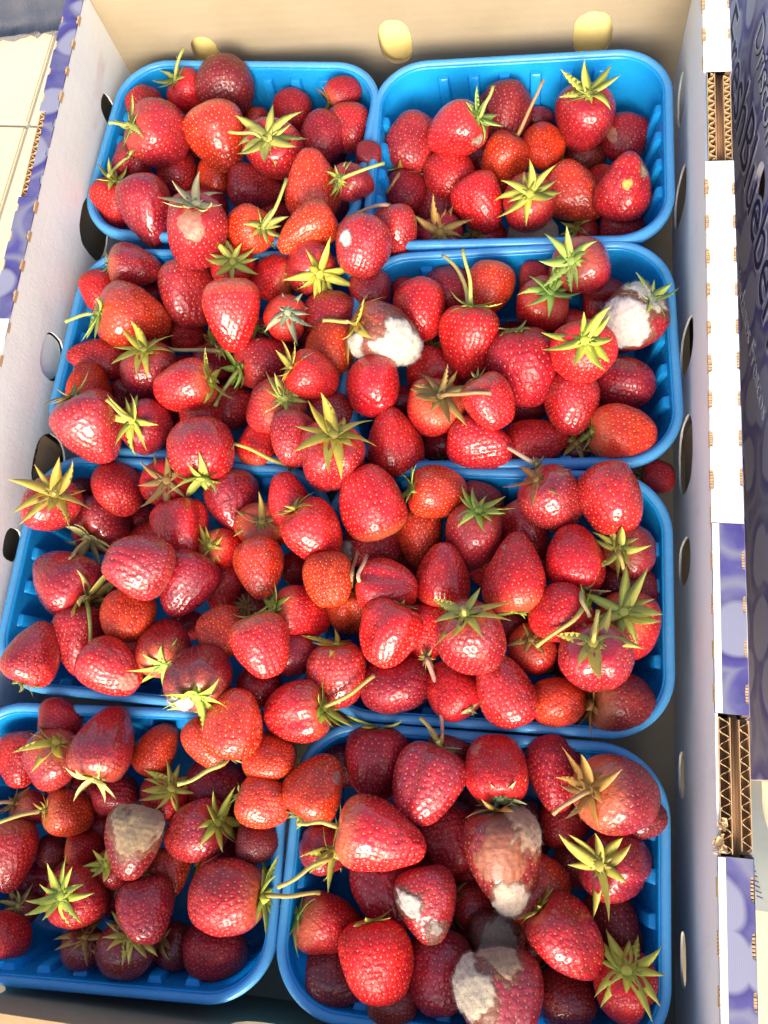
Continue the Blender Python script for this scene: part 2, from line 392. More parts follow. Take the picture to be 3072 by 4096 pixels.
# torn brown bits showing in the perforations
b = MB()
for g, xa, xb in ((gapR, XR+.0004, XO-.0010), (gapL, XOL+.0010, XL-.0004)):
    for y, h_, s in g:
        if any(n0-.005 < y < n1+.005 for n0, n1, _ in (RN if g is gapR else LN)): continue
        x = xa if s < 0 else xb
        for k in range(7):
            yy = y-h_+(k+.5)*h_*2/7
            hw_ = .0009 if g is gapR else .0006
            b.box(x-hw_, x+hw_, yy-.0005, yy+.0005, ZT-.002, ZT+.0004+rnd.uniform(0, .0005))
o = PT(b.build("perforation_fluff", M_CUT, tray)); o['kind'] = 'stuff'

def corr(name, x, y0, y1, z0, z1, amp, per, parent):
    """open end of corrugated board seen from above: two liners and the wave between"""
    b = MB(); t = .00035
    b.box(x-amp-t, x-amp, y0, y1, z0, z1); b.box(x+amp, x+amp+t, y0, y1, z0, z1)
    n = int((y1-y0)/per*10); V = []; F = []
    for i in range(n+1):
        y = y0+(y1-y0)*i/n; ph = 2*math.pi*(y-y0)/per
        xx = x+amp*.93*math.sin(ph+.3*math.sin(ph*.37)); 
        for dx in (-.00016, .00016):
            V += [(xx+dx, y, z0), (xx+dx, y, z1+.0002*math.sin(i*2.3))]
    for i in range(n):
        a = i*4; c = a+4
        F += [(a, c, c+1, a+1), (a+2, a+3, c+3, c+2), (a+1, c+1, c+3, a+3), (a, a+2, c+2, c)]
    b.add(V, F); return PT(b.build(name, M_CUT, parent))
yl = link("lit_floor", None, None) if 0 else None
m, nt, bs = new_mat("lit_floor_standin"); nt.links.new(mix(nt, noise(nt, coords(nt), 70, 4), (.80, .58, .17), (.86, .68, .28)), bs.inputs['Base Color']); bs.inputs['Roughness'].default_value = .7
for c in (.0085, .1400, -.1275):  # added sheets behind the holes; bright lit floor is put into their yellow
    b = MB(); b.box(c-.028, c+.028, YB+.0095, YB+.0105, -.034, .024); b.box(c+.004, c+.0046, YB+.0090, YB+.0096, -.034, .024); PT(b.build("lit_floor_standin", m, tray))
for x in (XR+.0036, XR+.0122):
    for y0, y1 in ((.1640, .2210), (-.1880, -.1308)):
        b = MB(); b.box(x-.0020, x+.0020, y0, y1, ZT-.0085, ZT-.0045); PT(b.build("flute_floor", M_FLUTE, tray))
corr("corrugated_end", XR+.0036, .1640, .2210, ZT-.013, ZT+.0006, .0018, .0060, tray)
corr("corrugated_end", XR+.0122, .1640, .2200, ZT-.013, ZT-.0006, .0016, .0048, tray)
corr("corrugated_end", XR+.0036, -.1880, -.1308, ZT-.015, ZT+.0012, .0022, .0066, tray)
corr("corrugated_end", XR+.0122, -.1865, -.1315, ZT-.015, ZT-.0002, .0019, .0066, tray)
corr("corrugated_end", XL-.0100, .1510, .2115, ZT-.013, ZT-.0002, .0017, .0052, tray)
# ribbed brown inside face seen down between the two boards
for y0, y1, x0, x1 in ((.1600, .2240, XR+.0058, XR+.0100), (-.1910, -.1280, XR+.0062, XR+.0098)):
    b = MB()
    k = 5
    for i in range(k):
        xa = x0+(x1-x0)*i/k
        b.tube([(xa+.0006, y0, ZT-.0050-.0006*(i % 2)), (xa+.0006, y1, ZT-.0050-.0006*(i % 2))], .00062, 8)
    b.box(x0, x1, y0, y1, ZT-.0062, ZT-.0056)
    PT(b.build("flute_face", M_FLUTE, tray, True))
# torn paper at the lower cut-out
b = MB()
for k in range(26):
    y = -.1890+rnd.uniform(0, .016); x = XR+rnd.uniform(-.0012, .0030); z = ZT+rnd.uniform(0, .0022); s = rnd.uniform(.0008, .0026)
    a = rnd.uniform(0, 3.1); cx_, sx_ = math.cos(a)*s, math.sin(a)*s
    b.add([(x-cx_, y-sx_, z), (x+cx_*.4, y-sx_, z+.0012), (x+cx_, y+sx_, z+.0003), (x-cx_*.5, y+sx_*.9, z+.0010), (x, y, z-.0012)], [(0, 1, 2, 3), (0, 4, 1), (1, 4, 2), (2, 4, 3), (3, 4, 0)])
PT(b.build("torn_paper", M_CUT, tray))
# corrugation showing in the torn hole of each side wall
corr("torn_hole_flute", XL-.0047, -.0215, .0180, -.038, -.012, .0012, .0060, tray)
corr("torn_hole_flute", XR+.0049, .0000, .0380, -.040, -.006, .0012, .0062, tray)
corr("torn_hole_flute", XR+.0049, -.166, -.146, -.050, -.032, .0012, .0062, tray)

# ------------------------------------------------------------------ neighbouring printed box
XN = .236
nb = empty("berry_box", (XN, .08, ZF)); tag(nb, "violet printed cardboard berry box standing just beyond the tray's right edge", "box")
def NB(o): o.location = (o.location[0]-XN, o.location[1]-.08, o.location[2]-ZF); return o
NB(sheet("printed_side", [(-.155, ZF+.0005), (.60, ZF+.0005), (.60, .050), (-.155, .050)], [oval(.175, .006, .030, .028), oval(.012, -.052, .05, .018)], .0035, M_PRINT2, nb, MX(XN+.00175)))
b = MB(); b.box(XN+.012, XN+.016, -.155, .60, ZF+.001, .050); b.box(XN+.0036, XN+.0119, -.155, -.151, ZF+.001, .049); b.box(XN+.0036, XN+.0119, .596, .60, ZF+.001, .049)
NB(b.build("inner_board", M_FLUTE, nb))
M_DARKP, _n, _b = new_mat("dark_violet_ink"); _b.inputs['Base Color'].default_value = (.045, .035, .12, 1); _b.inputs['Roughness'].default_value = .6
M_PALEP, _n, _b = new_mat("pale_ink"); _b.inputs['Base Color'].default_value = (.80, .79, .84, 1); _b.inputs['Roughness'].default_value = .6
M_WHITEP, _n, _b = new_mat("white_ink"); _b.inputs['Base Color'].default_value = (.72, .76, .74, 1); _b.inputs['Roughness'].default_value = .6
def text(body, size, y, z, mat, off, lift, name, shear=0., slope=0.):
    cu = bpy.data.curves.new(name, 'FONT'); cu.body = body; cu.size = size; cu.offset = off; cu.extrude = .00008; cu.shear = shear
    cu.align_x = 'LEFT'
    t = bpy.data.objects.new("tmp", cu); COL.objects.link(t); dg = bpy.context.evaluated_depsgraph_get(); dg.update()
    me = bpy.data.meshes.new_from_object(t.evaluated_get(dg)); bpy.data.objects.remove(t); bpy.data.curves.remove(cu)
    me.materials.clear(); me.materials.append(mat)
    # text x -> -y, text y -> +z, facing -x
    ca, sa = math.cos(slope), math.sin(slope)
    me.transform(Matrix(((0, 0, -1, XN-lift), (-ca, -sa, 0, y), (-sa, ca, 0, z), (0, 0, 0, 1))))
    return NB(link(name, me, nb))
text("Driscoll's", .030, .281, .0095, M_DARKP, .0010, .0003, "brand_outline", .25, -.18)
text("Driscoll's", .030, .281, .0095, M_WHITEP, 0, .0006, "brand_lettering", .25, -.18)
text("FreshBlueberries", .052, .345, -.064, M_PALEP, .0017, .0003, "title_outline", 0, -.27)
text("FreshBlueberries", .052, .345, -.064, M_DARKP, -.0004, .0006, "title_lettering", 0, -.27)
text("Arándanos Frescos", .019, .168, -.060, M_PALEP, 0, .0003, "subtitle_lettering", 0, -.40)

# paper slip on the floor
m, nt, bs = new_mat("slip_paper"); v = coords(nt)
nt.links.new(mix(nt, noise(nt, v, 30, 4), (.20, .22, .20), (.28, .30, .27)), bs.inputs['Base Color']); bs.inputs['Roughness'].default_value = .8
b = MB(); nseg = 14; V = []; F = []
for i in range(nseg+1):
    t = i/nseg; y = -.150-.072*t; z = ZF+.0022+.0035*math.sin(t*3.1)
    xa = .2290+.006*t+.001*math.sin(t*17); xb = .2440+.0080*t+.001*math.sin(t*13+1)
    V += [(xa, y, z), (xb, y, z+.0012), (xa, y, z-.0003), (xb, y, z+.0009)]
for i in range(nseg):
    a = i*4; F += [(a, a+4, a+5, a+1), (a+2, a+3, a+7, a+6), (a, a+2, a+6, a+4), (a+1, a+5, a+7, a+3)]
F += [(0, 1, 3, 2), (nseg*4, nseg*4+2, nseg*4+3, nseg*4+1)]
slip = link("paper_slip", mesh("paper_slip", [(x-.236, y+.19, z-ZF) for x, y, z in V], F, m, False)); slip.location = (.236, -.19, ZF)
tag(slip, "pale green paper slip with printed ticks on the floor beside the tray", "paper slip")
b = MB()
for i in range(9):
    y = -.193-.0026*i; x = .2358+.0006*i
    b.add([(x-.236, y+.19, .0065), (x+.0030-.236, y-.0010+.19, .0069), (x+.0030-.236, y-.0017+.19, .0069), (x-.236, y-.0008+.19, .0065)], [(0, 3, 2, 1)])
b.build("printed_tick", M_DARKP, slip)

# ------------------------------------------------------------------ punnets
PUN = [(-.0939, .2201, -.0685), (.0950, .2145, .0135), (-.0910, .0709, -.0281), (.0974, .0715, .0558),
       (-.0932, -.0726, -.0162), (.0938, -.0713, .0108), (-.0998, -.2176, .0439), (.0918, -.2154, .0018)]
PW, PH, PD = .190, .143, .061
def rr_point(s, w, h, rc):
    """point and outward normal on a rounded rectangle, s in 0..1 by a fixed parametrisation"""
    W0, H0, R0 = PW-.010, PH-.010, .030
    a, b2 = W0-2*R0, H0-2*R0; q = math.pi*R0/2; Ltot = 2*a+2*b2+4*q
    d = (s % 1)*Ltot
    segs = [('l', a), ('c', q), ('l', b2), ('c', q), ('l', a), ('c', q), ('l', b2), ('c', q)]
    ang = -90; k = 0
    cx = [(-1, -1), (1, -1), (1, 1), (-1, 1)]
    hw, hh = w/2-rc, h/2-rc
    for i, (ty, ln) in enumerate(segs):
        if d <= ln or i == 7:
            t = min(d/ln, 1)
            side = i//2
            if ty == 'l':
                A = {0: ((-hw, -h/2), (hw, -h/2), (0, -1)), 1: ((w/2, -hh), (w/2, hh), (1, 0)), 2: ((hw, h/2), (-hw, h/2), (0, 1)), 3: ((-w/2, hh), (-w/2, -hh), (-1, 0))}[side]
                return (A[0][0]+(A[1][0]-A[0][0])*t, A[0][1]+(A[1][1]-A[0][1])*t), A[2], (side, d)
            c = {0: (hw, -hh, -90), 1: (hw, hh, 0), 2: (-hw, hh, 90), 3: (-hw, -hh, 180)}[side]
            aa = R_(c[2]+90*t)
            return (c[0]+rc*math.cos(aa), c[1]+rc*math.sin(aa)), (math.cos(aa), math.sin(aa)), (None, 0)
        d -= ln
def rib_amt(info):
    side, d = info
    if side is None: return 0
    ln = (PW-.010-.06) if side % 2 == 0 else (PH-.010-.06)
    n = 6 if side % 2 == 0 else 4
    sp = ln/(n-1) if n > 1 else ln
    sp = .0205; off = (ln-(n-1)*sp)/2
    k = round((d-off)/sp)
    if k < 0 or k >= n: return 0
    x = abs(d-off-k*sp)
    return max(0., min(1., (.0036-x)/.0011))
def make_punnet_mesh():
    NP = 560
    prof = [(0, .0, 0), (-.0020, .0003, 0), (-.0070, .0008, 0), (-.0078, .0009, .85), (-.0088, .0011, 1), (-.020, .0028, .95), (-.035, .005, .9), (-.050, .0072, .8),
            (-.0565, .0085, .5), (-.0595, .0100, 0), (-.0608, .0125, 0), (-.061, .0170, 0), (-.061, .040, 0)]
    V = []; F = []
    for z, ins, rb in prof:
        for i in range(NP):
            w_, h_ = PW-.010-2*ins, PH-.010-2*ins
            p, n, info = rr_point(i/NP, w_, h_, max(.030-ins*.5, .004))
            a = rib_amt(info)*rb*.0036
            V.append((p[0]-n[0]*a, p[1]-n[1]*a, z))
    for k in range(len(prof)-1):
        for i in range(NP):
            j = (i+1) % NP
            F.append((k*NP+i, (k+1)*NP+i, (k+1)*NP+j, k*NP+j))
    c = len(V); V.append((0, 0, -.061)); k = len(prof)-1
    for i in range(NP): F.append((k*NP+i, c, k*NP+(i+1) % NP))
    me = mesh("punnet_wall", V, F, M_PLASTIC, True); me.set_sharp_from_angle(angle=R_(38))
    # rim
    sec = [(.0000, -.0012), (.0001, .0006), (.0010, .0016), (.0024, .0019), (.0038, .0015), (.0048, .0004), (.0051, -.0012), (.0051, -.0048), (.0046, -.0052), (.0043, -.0046), (.0043, -.0014), (.0036, .0002), (.0020, .0008), (.0010, .0004), (.0006, -.0012)]
    NR = 220; V = []; F = []
    for i in range(NR):
        p, n, _ = rr_point(i/NR, PW-.010, PH-.010, .030)
        for d, z in sec: V.append((p[0]+n[0]*(d-.0001), p[1]+n[1]*(d-.0001), z))
    m_ = len(sec)
    for i in range(NR):
        j = (i+1) % NR
        for k in range(m_): F.append((i*m_+k, j*m_+k, j*m_+(k+1) % m_, i*m_+(k+1) % m_))
    rim = mesh("punnet_rim", V, F, M_RIM, True)
    return me, rim
PM, RM = make_punnet_mesh()
ROWN = ["top", "upper middle", "lower middle", "bottom"]
PNAME = [f"{ROWN[i//2]} {'left' if i % 2 == 0 else 'right'}" for i in range(8)]
PTXT = ["blue plastic punnet of wet strawberries, farthest back on the left", "least filled blue punnet, farthest back on the right, rear wall bare",
        "blue punnet heaped with strawberries, second from the back on the left", "blue punnet on the right holding the white furry strawberries, second from the back",
        "blue punnet heaped highest, third from the back on the left", "full blue punnet on the right, third from the back",
        "shaded blue punnet nearest the front on the left, cut by the frame", "blue punnet nearest the front on the right with tan mouldy strawberries"]
for i, (x, y, t) in enumerate(PUN):
    e = empty("punnet", (x, y, 0), t); tag(e, PTXT[i], "punnet", "blue plastic punnets in the tray")
    o = link("wall", PM, e)
    md = o.modifiers.new("thickness", 'SOLIDIFY'); md.thickness = .0008; md.offset = -1
    link("rim", RM, e)
# ------------------------------------------------------------------ strawberries
# (x, y, diameter, length/diameter, direction cap->tip in degrees (0 right, 90 down), pitch (90 = cap faces us),
#  layer, colour, cap colour, stem (length, direction), extras) measured per punnet in crops of the photograph
ZOOM = {0: (300, 150, 1.2762), 1: (1400, 150, 1.185), 2: (150, 900, 1.185), 3: (1300, 900, 1.106),
        4: (0, 1800, 1.185), 5: (1200, 1800, 1.0703), 6: (0, 2700, 1.2762), 7: (1050, 2850, .9759)}
CAPCOL = {'g': (.58, .68, .13), 'y': (.74, .72, .10), 'p': (.82, .78, .36), 'b': (.56, .34, .08)}
SKIN = {'b': (.62, .012, .018), 'o': (.62, .034, .012), 'r': (.50, .013, .018), 'd': (.32, .011, .021), 'k': (.20, .014, .017), 'm': (.41, .017, .024)}
D = {
0: [(770,235,275,.95,-60,-35,3,'k','',None,{}),(600,290,190,1.1,40,10,2,'b','g',(150,-70),{}),(1370,280,165,1,-30,0,2,'d','b',None,{}),
    (365,365,180,1,60,-30,1,'r','',None,{}),(435,500,290,1.0,20,10,2.4,'m','g',(115,185),{}),(280,650,185,1.0,120,15,2,'d','g',(190,140),{}),
    (735,520,285,1.1,75,-20,3.2,'o','',None,{'w':1}),(1020,570,285,1.0,60,55,3.4,'r','g',(190,190),{'w':1,'cs':1.15}),(1110,385,190,1,90,-40,1.4,'r','',None,{}),
    (925,430,130,1,90,0,1,'o','',None,{}),(1265,525,230,1.05,120,-20,2,'d','',None,{}),(1395,470,215,1,90,-30,2,'r','',None,{'m':[(-150,.55,.16,'t')]}),
    (1420,740,185,1,10,35,2.2,'d','g',(230,-20),{}),(1215,750,255,1.25,-92,-5,3.1,'o','',None,{}),(515,690,205,1,90,-50,1.6,'r','',None,{}),
    (720,720,185,1,90,-30,1.2,'o','',None,{}),(925,765,200,1.3,5,0,1.6,'m','',None,{}),(205,855,215,1.05,95,12,2.3,'r','y',None,{}),
    (365,890,255,1.3,80,-10,2.6,'d','',None,{'w':1}),(620,1000,300,1.15,93,28,4.2,'m','p',None,{'cs':1.15,'m':[(-120,.35,.35,'s')]}),
    (880,985,230,1.05,170,40,3,'o','g',(260,-60),{}),(1175,980,225,1.35,150,0,3.1,'o','',None,{}),(1460,1065,255,1.1,110,-20,4,'m','',None,{'w':1,'m':[(205,.72,.22,'w')]}),
    (1330,890,170,1,90,20,1,'k','g',None,{}),(565,830,150,1,0,0,.6,'d','',None,{}),(1500,600,120,1,0,0,.6,'d','',None,{})],
1: [(300,500,220,1.15,-65,5,2.1,'m','b',(130,125),{}),(500,450,225,1.15,150,15,3,'b','g',(150,-65),{'w':1,'m':[(20,.75,.20,'g')]}),
    (740,365,235,1.05,80,-30,2.1,'k','',None,{}),(900,390,125,1,0,0,1,'d','',None,{}),(1112,385,255,1.05,95,30,3,'d','g',None,{'cs':1.1}),
    (915,528,195,1.05,90,-60,3.1,'o','',None,{}),(1305,480,200,1,100,-20,2.1,'d','',None,{'m':[(190,.5,.25,'s')]}),(1110,580,185,1,0,0,1.3,'k','g',None,{}),
    (720,600,215,1.2,118,-5,3.1,'o','b',(260,-66),{'cs':.35}),(470,650,218,1,-130,15,2.1,'r','g',None,{'cs':.8}),(265,745,190,1,90,-40,1.2,'d','',None,{}),
    (622,790,215,1.2,60,-10,3.1,'b','',None,{}),(430,825,230,1,90,-30,2,'m','',None,{}),(850,785,245,1,90,72,3.2,'r','y',None,{'cs':1.15}),
    (1072,745,255,1.15,25,-15,2.6,'o','',None,{}),(1300,705,245,1.15,-88,-20,3,'r','',None,{'m':[(-85,.1,.26,'n'),(-40,.88,.2,'g')]}),
    (1290,895,185,1,0,0,1.2,'r','',None,{}),(1120,925,125,1,30,30,1.5,'r','y',None,{'cs':1.3}),(865,945,220,1,0,0,1.1,'k','',None,{'m':[(-70,.3,.9,'g')]}),
    (650,950,165,1,20,30,1.6,'r','b',None,{'cs':1.2}),(425,950,200,1,90,78,2.6,'d','b',None,{'cs':1.35}),(222,930,212,1.15,80,0,3.3,'r','',(170,170),{'w':1})],
2: [(465,200,205,1.12,5,-15,3,'m','g',None,{'cs':.6,'w':1}),(300,320,190,1,60,-30,2,'b','',None,{}),(462,445,285,1.1,12,5,3.3,'o','g',(165,165),{'w':1}),
    (712,330,255,1.15,82,-10,2.6,'m','',None,{'w':1}),(925,195,205,1,90,80,3,'b','y',None,{'cs':1.15}),(1125,245,200,1,195,20,2.5,'b','y',None,{}),
    (1290,200,225,1,215,50,3,'m','y',None,{'cs':1.3,'w':1}),(1580,310,185,1,90,-40,2.1,'d','',None,{}),(928,430,262,1.2,86,-5,4,'b','',None,{'w':1}),
    (1180,450,200,1,100,72,3,'b','p',None,{'cs':1.2}),(1050,520,120,1,60,60,1.4,'d','g',None,{'cs':1.3}),(1385,425,220,1,0,-30,2,'r','',None,{}),
    (1395,580,225,1.1,-75,-15,3.1,'o','',None,{}),(715,525,150,1,0,0,1,'b','',None,{}),(565,340,120,1,0,0,1,'d','',None,{}),
    (290,630,180,1.45,188,-5,2.1,'r','',None,{}),(540,705,240,1.1,75,25,3,'d','y',None,{'cs':1.2,'w':1}),(693,770,240,1.1,165,12,3.2,'b','y',None,{'w':1}),
    (830,665,170,1,0,0,1.5,'d','',None,{}),(1080,650,240,1.1,-15,15,2.6,'m','g',(200,125),{'cs':1.2}),(1305,720,215,1.05,25,10,3.1,'b','y',None,{}),
    (245,765,205,1,-90,10,2.1,'o','b',None,{'cs':.8}),(262,965,290,1.1,62,-8,4,'m','b',None,{'cs':.8,'w':1}),(520,955,230,1,20,42,3.1,'d','y',(150,-140),{'cs':1.15}),
    (430,800,140,1,0,0,1,'d','',None,{}),(775,925,215,1.05,90,-10,3,'r','',None,{}),(778,1060,290,.98,-88,12,4.2,'r','g',None,{'cs':1.15,'w':1}),
    (930,870,195,1,0,0,2,'r','',None,{}),(1125,865,250,1,140,50,3,'m','g',None,{}),(1050,1025,190,1.25,-80,0,2.5,'b','',None,{}),
    (1205,1015,215,1.1,90,-20,3,'m','',None,{}),(1390,885,200,1,0,0,1.5,'r','',None,{}),(1390,1110,290,1.0,97,33,4.3,'m','y',None,{'cs':1.35,'w':1}),
    (420,470,140,1,0,0,.8,'d','',None,{}),(1180,570,130,1,0,0,.8,'d','',None,{})],
3: [(425,375,218,1.12,80,-30,3.4,'b','',None,{}),(550,290,200,1,0,0,1.6,'d','',None,{}),(360,290,120,1,0,0,1,'r','',None,{}),
    (272,490,275,1.05,22,8,4.1,'m','y',(150,185),{'cs':1.15,'w':1,'m':[(35,.60,.78,'w'),(165,.85,.3,'w')]}),(210,720,240,1,100,-50,4.1,'b','',None,{'w':1}),
    (727,282,198,1.08,100,-10,3,'o','',None,{}),(930,235,130,1,0,0,1.5,'r','',None,{}),(945,372,215,1.12,125,38,3,'b','g',None,{'cs':1.1}),
    (1140,190,240,1,30,52,3.5,'d','g',None,{'cs':1.15,'w':1}),(1235,325,175,1,0,0,1.5,'d','',None,{}),(1345,440,255,1.2,128,20,3,'d','g',None,{'cs':.9,'m':[(185,.35,.72,'w'),(-60,.88,.36,'w')]}),
    (638,525,262,1.15,94,-5,3.6,'b','g',(250,-100),{'cs':.8}),(872,632,290,1.1,82,0,3.6,'d','g',None,{'cs':.7}),(1143,562,268,1,95,70,4,'b','y',None,{'cs':1.15}),
    (1320,715,245,1,0,-30,2,'d','',None,{}),(500,660,218,1.1,20,-20,2.1,'r','',None,{}),(480,830,235,1.2,112,48,3.1,'r','b',(210,-3),{'cs':1.2}),
    (725,785,215,1.05,62,-5,3.5,'b','g',None,{'cs':.5,'w':1}),(1085,792,248,1.05,95,-20,3.1,'r','',None,{'w':1}),(1318,920,232,1.15,2,8,3,'o','g',None,{}),
    (305,955,235,1.2,-98,-10,3,'r','',None,{}),(690,972,245,1.08,10,-15,3,'b','',None,{}),(935,960,215,1.2,-18,-8,3,'r','',None,{}),
    (1110,985,125,1,90,75,1.6,'k','b',None,{'cs':1.4}),(890,810,150,1,0,0,1,'d','b',None,{}),(340,790,160,1,0,0,1.4,'d','',None,{}),
    (520,960,165,1,-90,20,1.4,'d','b',None,{}),(480,560,115,1,90,70,1,'y' if 0 else 'd','y',None,{'cs':1.2}),(1100,425,110,1,0,0,2,'r','',None,{})],
4: [(238,275,262,1.08,105,52,4,'m','y',None,{'cs':1.3,'w':1,'stub':1}),(560,185,228,1,90,-50,3,'r','',None,{}),(400,190,125,1,0,0,.5,'k','',None,{}),
    (490,335,262,1,-50,28,2.6,'m','p',(150,130),{'cs':1.25,'w':1}),(790,165,225,1,90,80,3,'r','b',None,{'cs':1.3}),(1110,255,255,1.1,75,-15,3,'d','',None,{'w':1}),
    (862,385,250,1.12,84,-8,3.6,'b','',None,{'s':'cleft','w':1}),(680,320,155,1,0,0,1,'d','',None,{}),(1368,235,212,1.15,-105,-5,3.1,'b','',None,{}),
    (1492,392,262,1.08,50,5,4,'b','y',None,{'cs':.8,'w':1}),(1245,385,235,1,85,70,3,'o','b',None,{'cs':1}),(1232,565,232,1.15,80,-20,4,'o','',None,{'w':1}),
    (1055,470,190,1,15,40,2.6,'b','y',None,{}),(300,620,282,1.2,-140,30,3,'m','g',(240,85),{'cs':1.3,'w':1}),(655,545,285,1,200,-10,4,'m','',None,{'w':1}),
    (880,640,262,1.12,110,-10,3.6,'d','',None,{'w':1}),(612,785,228,1,80,-30,3.6,'o','',None,{}),(1070,650,190,1.2,100,0,2,'b','',None,{}),
    (1430,780,235,1.15,15,15,3.1,'b','y',None,{}),(1552,615,215,1.1,82,-10,4,'o','',None,{}),(1420,560,150,1,0,0,1,'r','b',None,{}),
    (1240,930,258,1.08,72,-12,4.5,'b','g',None,{'cs':.7}),(1060,865,205,1.05,60,-20,3.5,'o','',None,{}),(780,930,252,1.1,-92,40,3.1,'r','g',None,{'cs':1.1}),
    (380,905,225,1.35,85,-5,3,'m','',None,{}),(165,960,240,1.15,-68,-12,3.6,'r','g',None,{'cs':.9,'w':1}),(522,1042,270,1.05,35,-10,4,'b','',None,{'w':1,'m':[(40,.78,.3,'s')]}),
    (945,1065,285,1.08,-85,38,4.1,'d','y',None,{'w':1,'cs':1.1,'m':[(125,.88,.3,'w')]}),(900,830,150,1,0,0,1,'d','',None,{}),(1230,1125,190,1,0,-20,2.1,'r','',None,{}),
    (1390,975,185,1,0,0,1,'d','',None,{}),(1205,745,150,1,0,60,1,'k','b',None,{}),(650,1050,150,1,0,0,.5,'k','',None,{}),(640,930,110,1,0,0,.5,'d','',None,{})],
5: [(302,225,255,1.15,-112,-8,4,'b','',None,{}),(592,188,205,1.12,12,8,3.5,'o','g',None,{'cs':.9}),(778,225,172,1,0,0,2,'k','',None,{}),
    (742,385,258,1.1,100,24,3.5,'m','y',None,{'w':1}),(512,380,200,1.2,85,-5,2.5,'o','',None,{}),(310,405,220,1,0,-30,3.4,'m','',None,{'m':[(175,.93,.28,'w')]}),
    (608,535,228,1.12,-85,-12,4,'b','g',None,{'cs':.7,'w':1}),(970,345,205,1.2,60,-10,2.1,'r','',None,{}),(1082,215,242,1.05,52,24,4,'m','b',None,{'w':1,'m':[(-75,.8,.18,'s')]}),
    (1328,215,272,1,75,-25,4,'r','',None,{'w':1}),(915,525,265,1.2,-94,-5,4.5,'r','g',None,{'cs':.7,'m':[(-110,.92,.14,'s')]}),
    (1182,465,250,1.05,-94,10,4,'b','p',(120,70),{'cs':1.0}),(1420,435,215,1,10,62,2.6,'d','y',(130,75),{'cs':1.25}),(1405,590,220,1,0,0,1,'k','',None,{}),
    (376,592,238,1,5,-10,4,'b','',(120,-80),{'w':1}),(215,690,195,1,88,20,2.6,'o','b',(170,-80),{'cs':1}),(382,790,245,1.05,115,-8,4.6,'b','b',None,{'cs':.6,'w':1}),
    (545,800,195,1.3,98,-5,3,'b','',None,{}),(728,808,285,1.02,78,35,4.5,'d','y',None,{'cs':1.25,'w':1,'stub':1}),(1108,705,235,1.05,162,12,4,'b','y',(260,140),{'cs':.7}),
    (1400,750,272,1,80,68,3,'r','g',None,{'cs':1.2}),(1000,862,200,1,80,62,3,'r','b',None,{'cs':1}),(1270,905,285,1,82,48,4.1,'m','y',(140,-80),{'cs':1.2,'w':1}),
    (165,962,225,1.1,85,2,3.5,'r','y',None,{'cs':1.1,'w':1}),(412,1005,262,1,0,-20,3,'d','',None,{}),(650,1025,215,1.08,-132,12,3,'r','p',None,{'cs':.7}),
    (882,1022,258,1.12,-112,-15,4,'r','',None,{'w':1}),(1110,1082,208,1,0,-20,3,'o','',None,{}),(1372,1085,262,1,0,20,2,'k','b',None,{}),
    (905,735,155,1,0,0,1.4,'d','',None,{}),(495,680,130,1,0,0,1,'d','',None,{}),(850,680,100,1,0,0,1,'d','',None,{})],
6: [(1192,245,292,1.1,-84,-22,5,'o','g',(280,152),{'cs':.5,'w':1}),(1510,190,292,1.08,172,20,5,'r','y',(300,-32),{'w':1}),(1060,352,232,1.08,60,-20,4,'o','',None,{}),
    (1380,425,238,1,0,-20,3.5,'o','',None,{}),(1350,652,240,1.05,20,-18,3.5,'o','g',None,{'cs':.5}),(535,338,288,1.2,-78,0,4,'d','p',None,{'cs':1,'w':1}),
    (800,375,222,1.12,-65,-10,3.5,'o','',None,{}),(110,435,228,1.1,90,-20,3,'r','',None,{}),(262,445,275,1,98,38,4,'m','y',None,{'cs':1.2,'w':1}),
    (310,225,200,1,0,0,1,'d','',None,{}),(358,700,215,1.05,5,5,3,'o','y',(240,165),{'cs':.7}),(178,690,175,1.2,20,10,2,'d','b',(100,180),{}),
    (598,610,200,1,0,-30,2.5,'d','',None,{}),(825,635,232,1.05,130,60,3.9,'r','y',None,{'cs':1.35}),(1110,580,285,1,0,-20,2,'d','',None,{}),
    (678,855,305,1.05,98,0,4,'k','',None,{'m':[(-78,.42,.75,'t')]}),(1000,800,288,1.12,158,38,4,'m','y',None,{'cs':1.1,'w':1}),(872,1005,190,1.15,80,-10,3,'o','',None,{}),
    (1162,1125,350,1,182,12,4,'m','y',(300,-3),{'cs':1}),(50,925,250,1.25,80,0,3,'r','',None,{}),(280,900,160,1,0,0,1,'k','',None,{}),(430,880,170,1,0,0,2,'r','',None,{}),
    (418,1140,275,1.15,5,42,4,'r','y',None,{'cs':1.2}),(130,1180,155,1,0,65,2,'k','b',None,{'cs':1.3}),(750,1205,272,1.05,80,-30,4,'d','',None,{}),
    (28,1335,225,1,0,0,3,'r','g',None,{}),(650,1400,270,1,95,52,3,'k','y',None,{'cs':1.1}),(425,1400,205,1,90,60,2,'k','b',None,{'cs':1.2}),
    (1105,1400,280,1,0,-20,2.4,'d','',None,{}),(900,1385,215,1,20,30,2.2,'k','b',None,{}),(585,985,180,1,20,50,3.4,'d','y',None,{'cs':1.2}),
    (1315,860,200,1,0,0,1,'k','',None,{}),(1250,740,150,1,0,0,1,'k','',None,{})],
7: [(215,290,212,1.12,-60,-12,3.5,'o','g',None,{'cs':.7,'m':[(-25,.85,.2,'s')]}),(468,475,262,1.22,12,-8,4.5,'b','y',(170,183),{'cs':.6,'w':1}),
    (450,190,238,1.08,92,5,3,'d','y',None,{'cs':1}),(320,200,170,1,0,0,1.5,'k','',None,{}),(645,285,262,1.05,112,-15,4,'m','y',(150,-120),{'cs':.7,'w':1}),
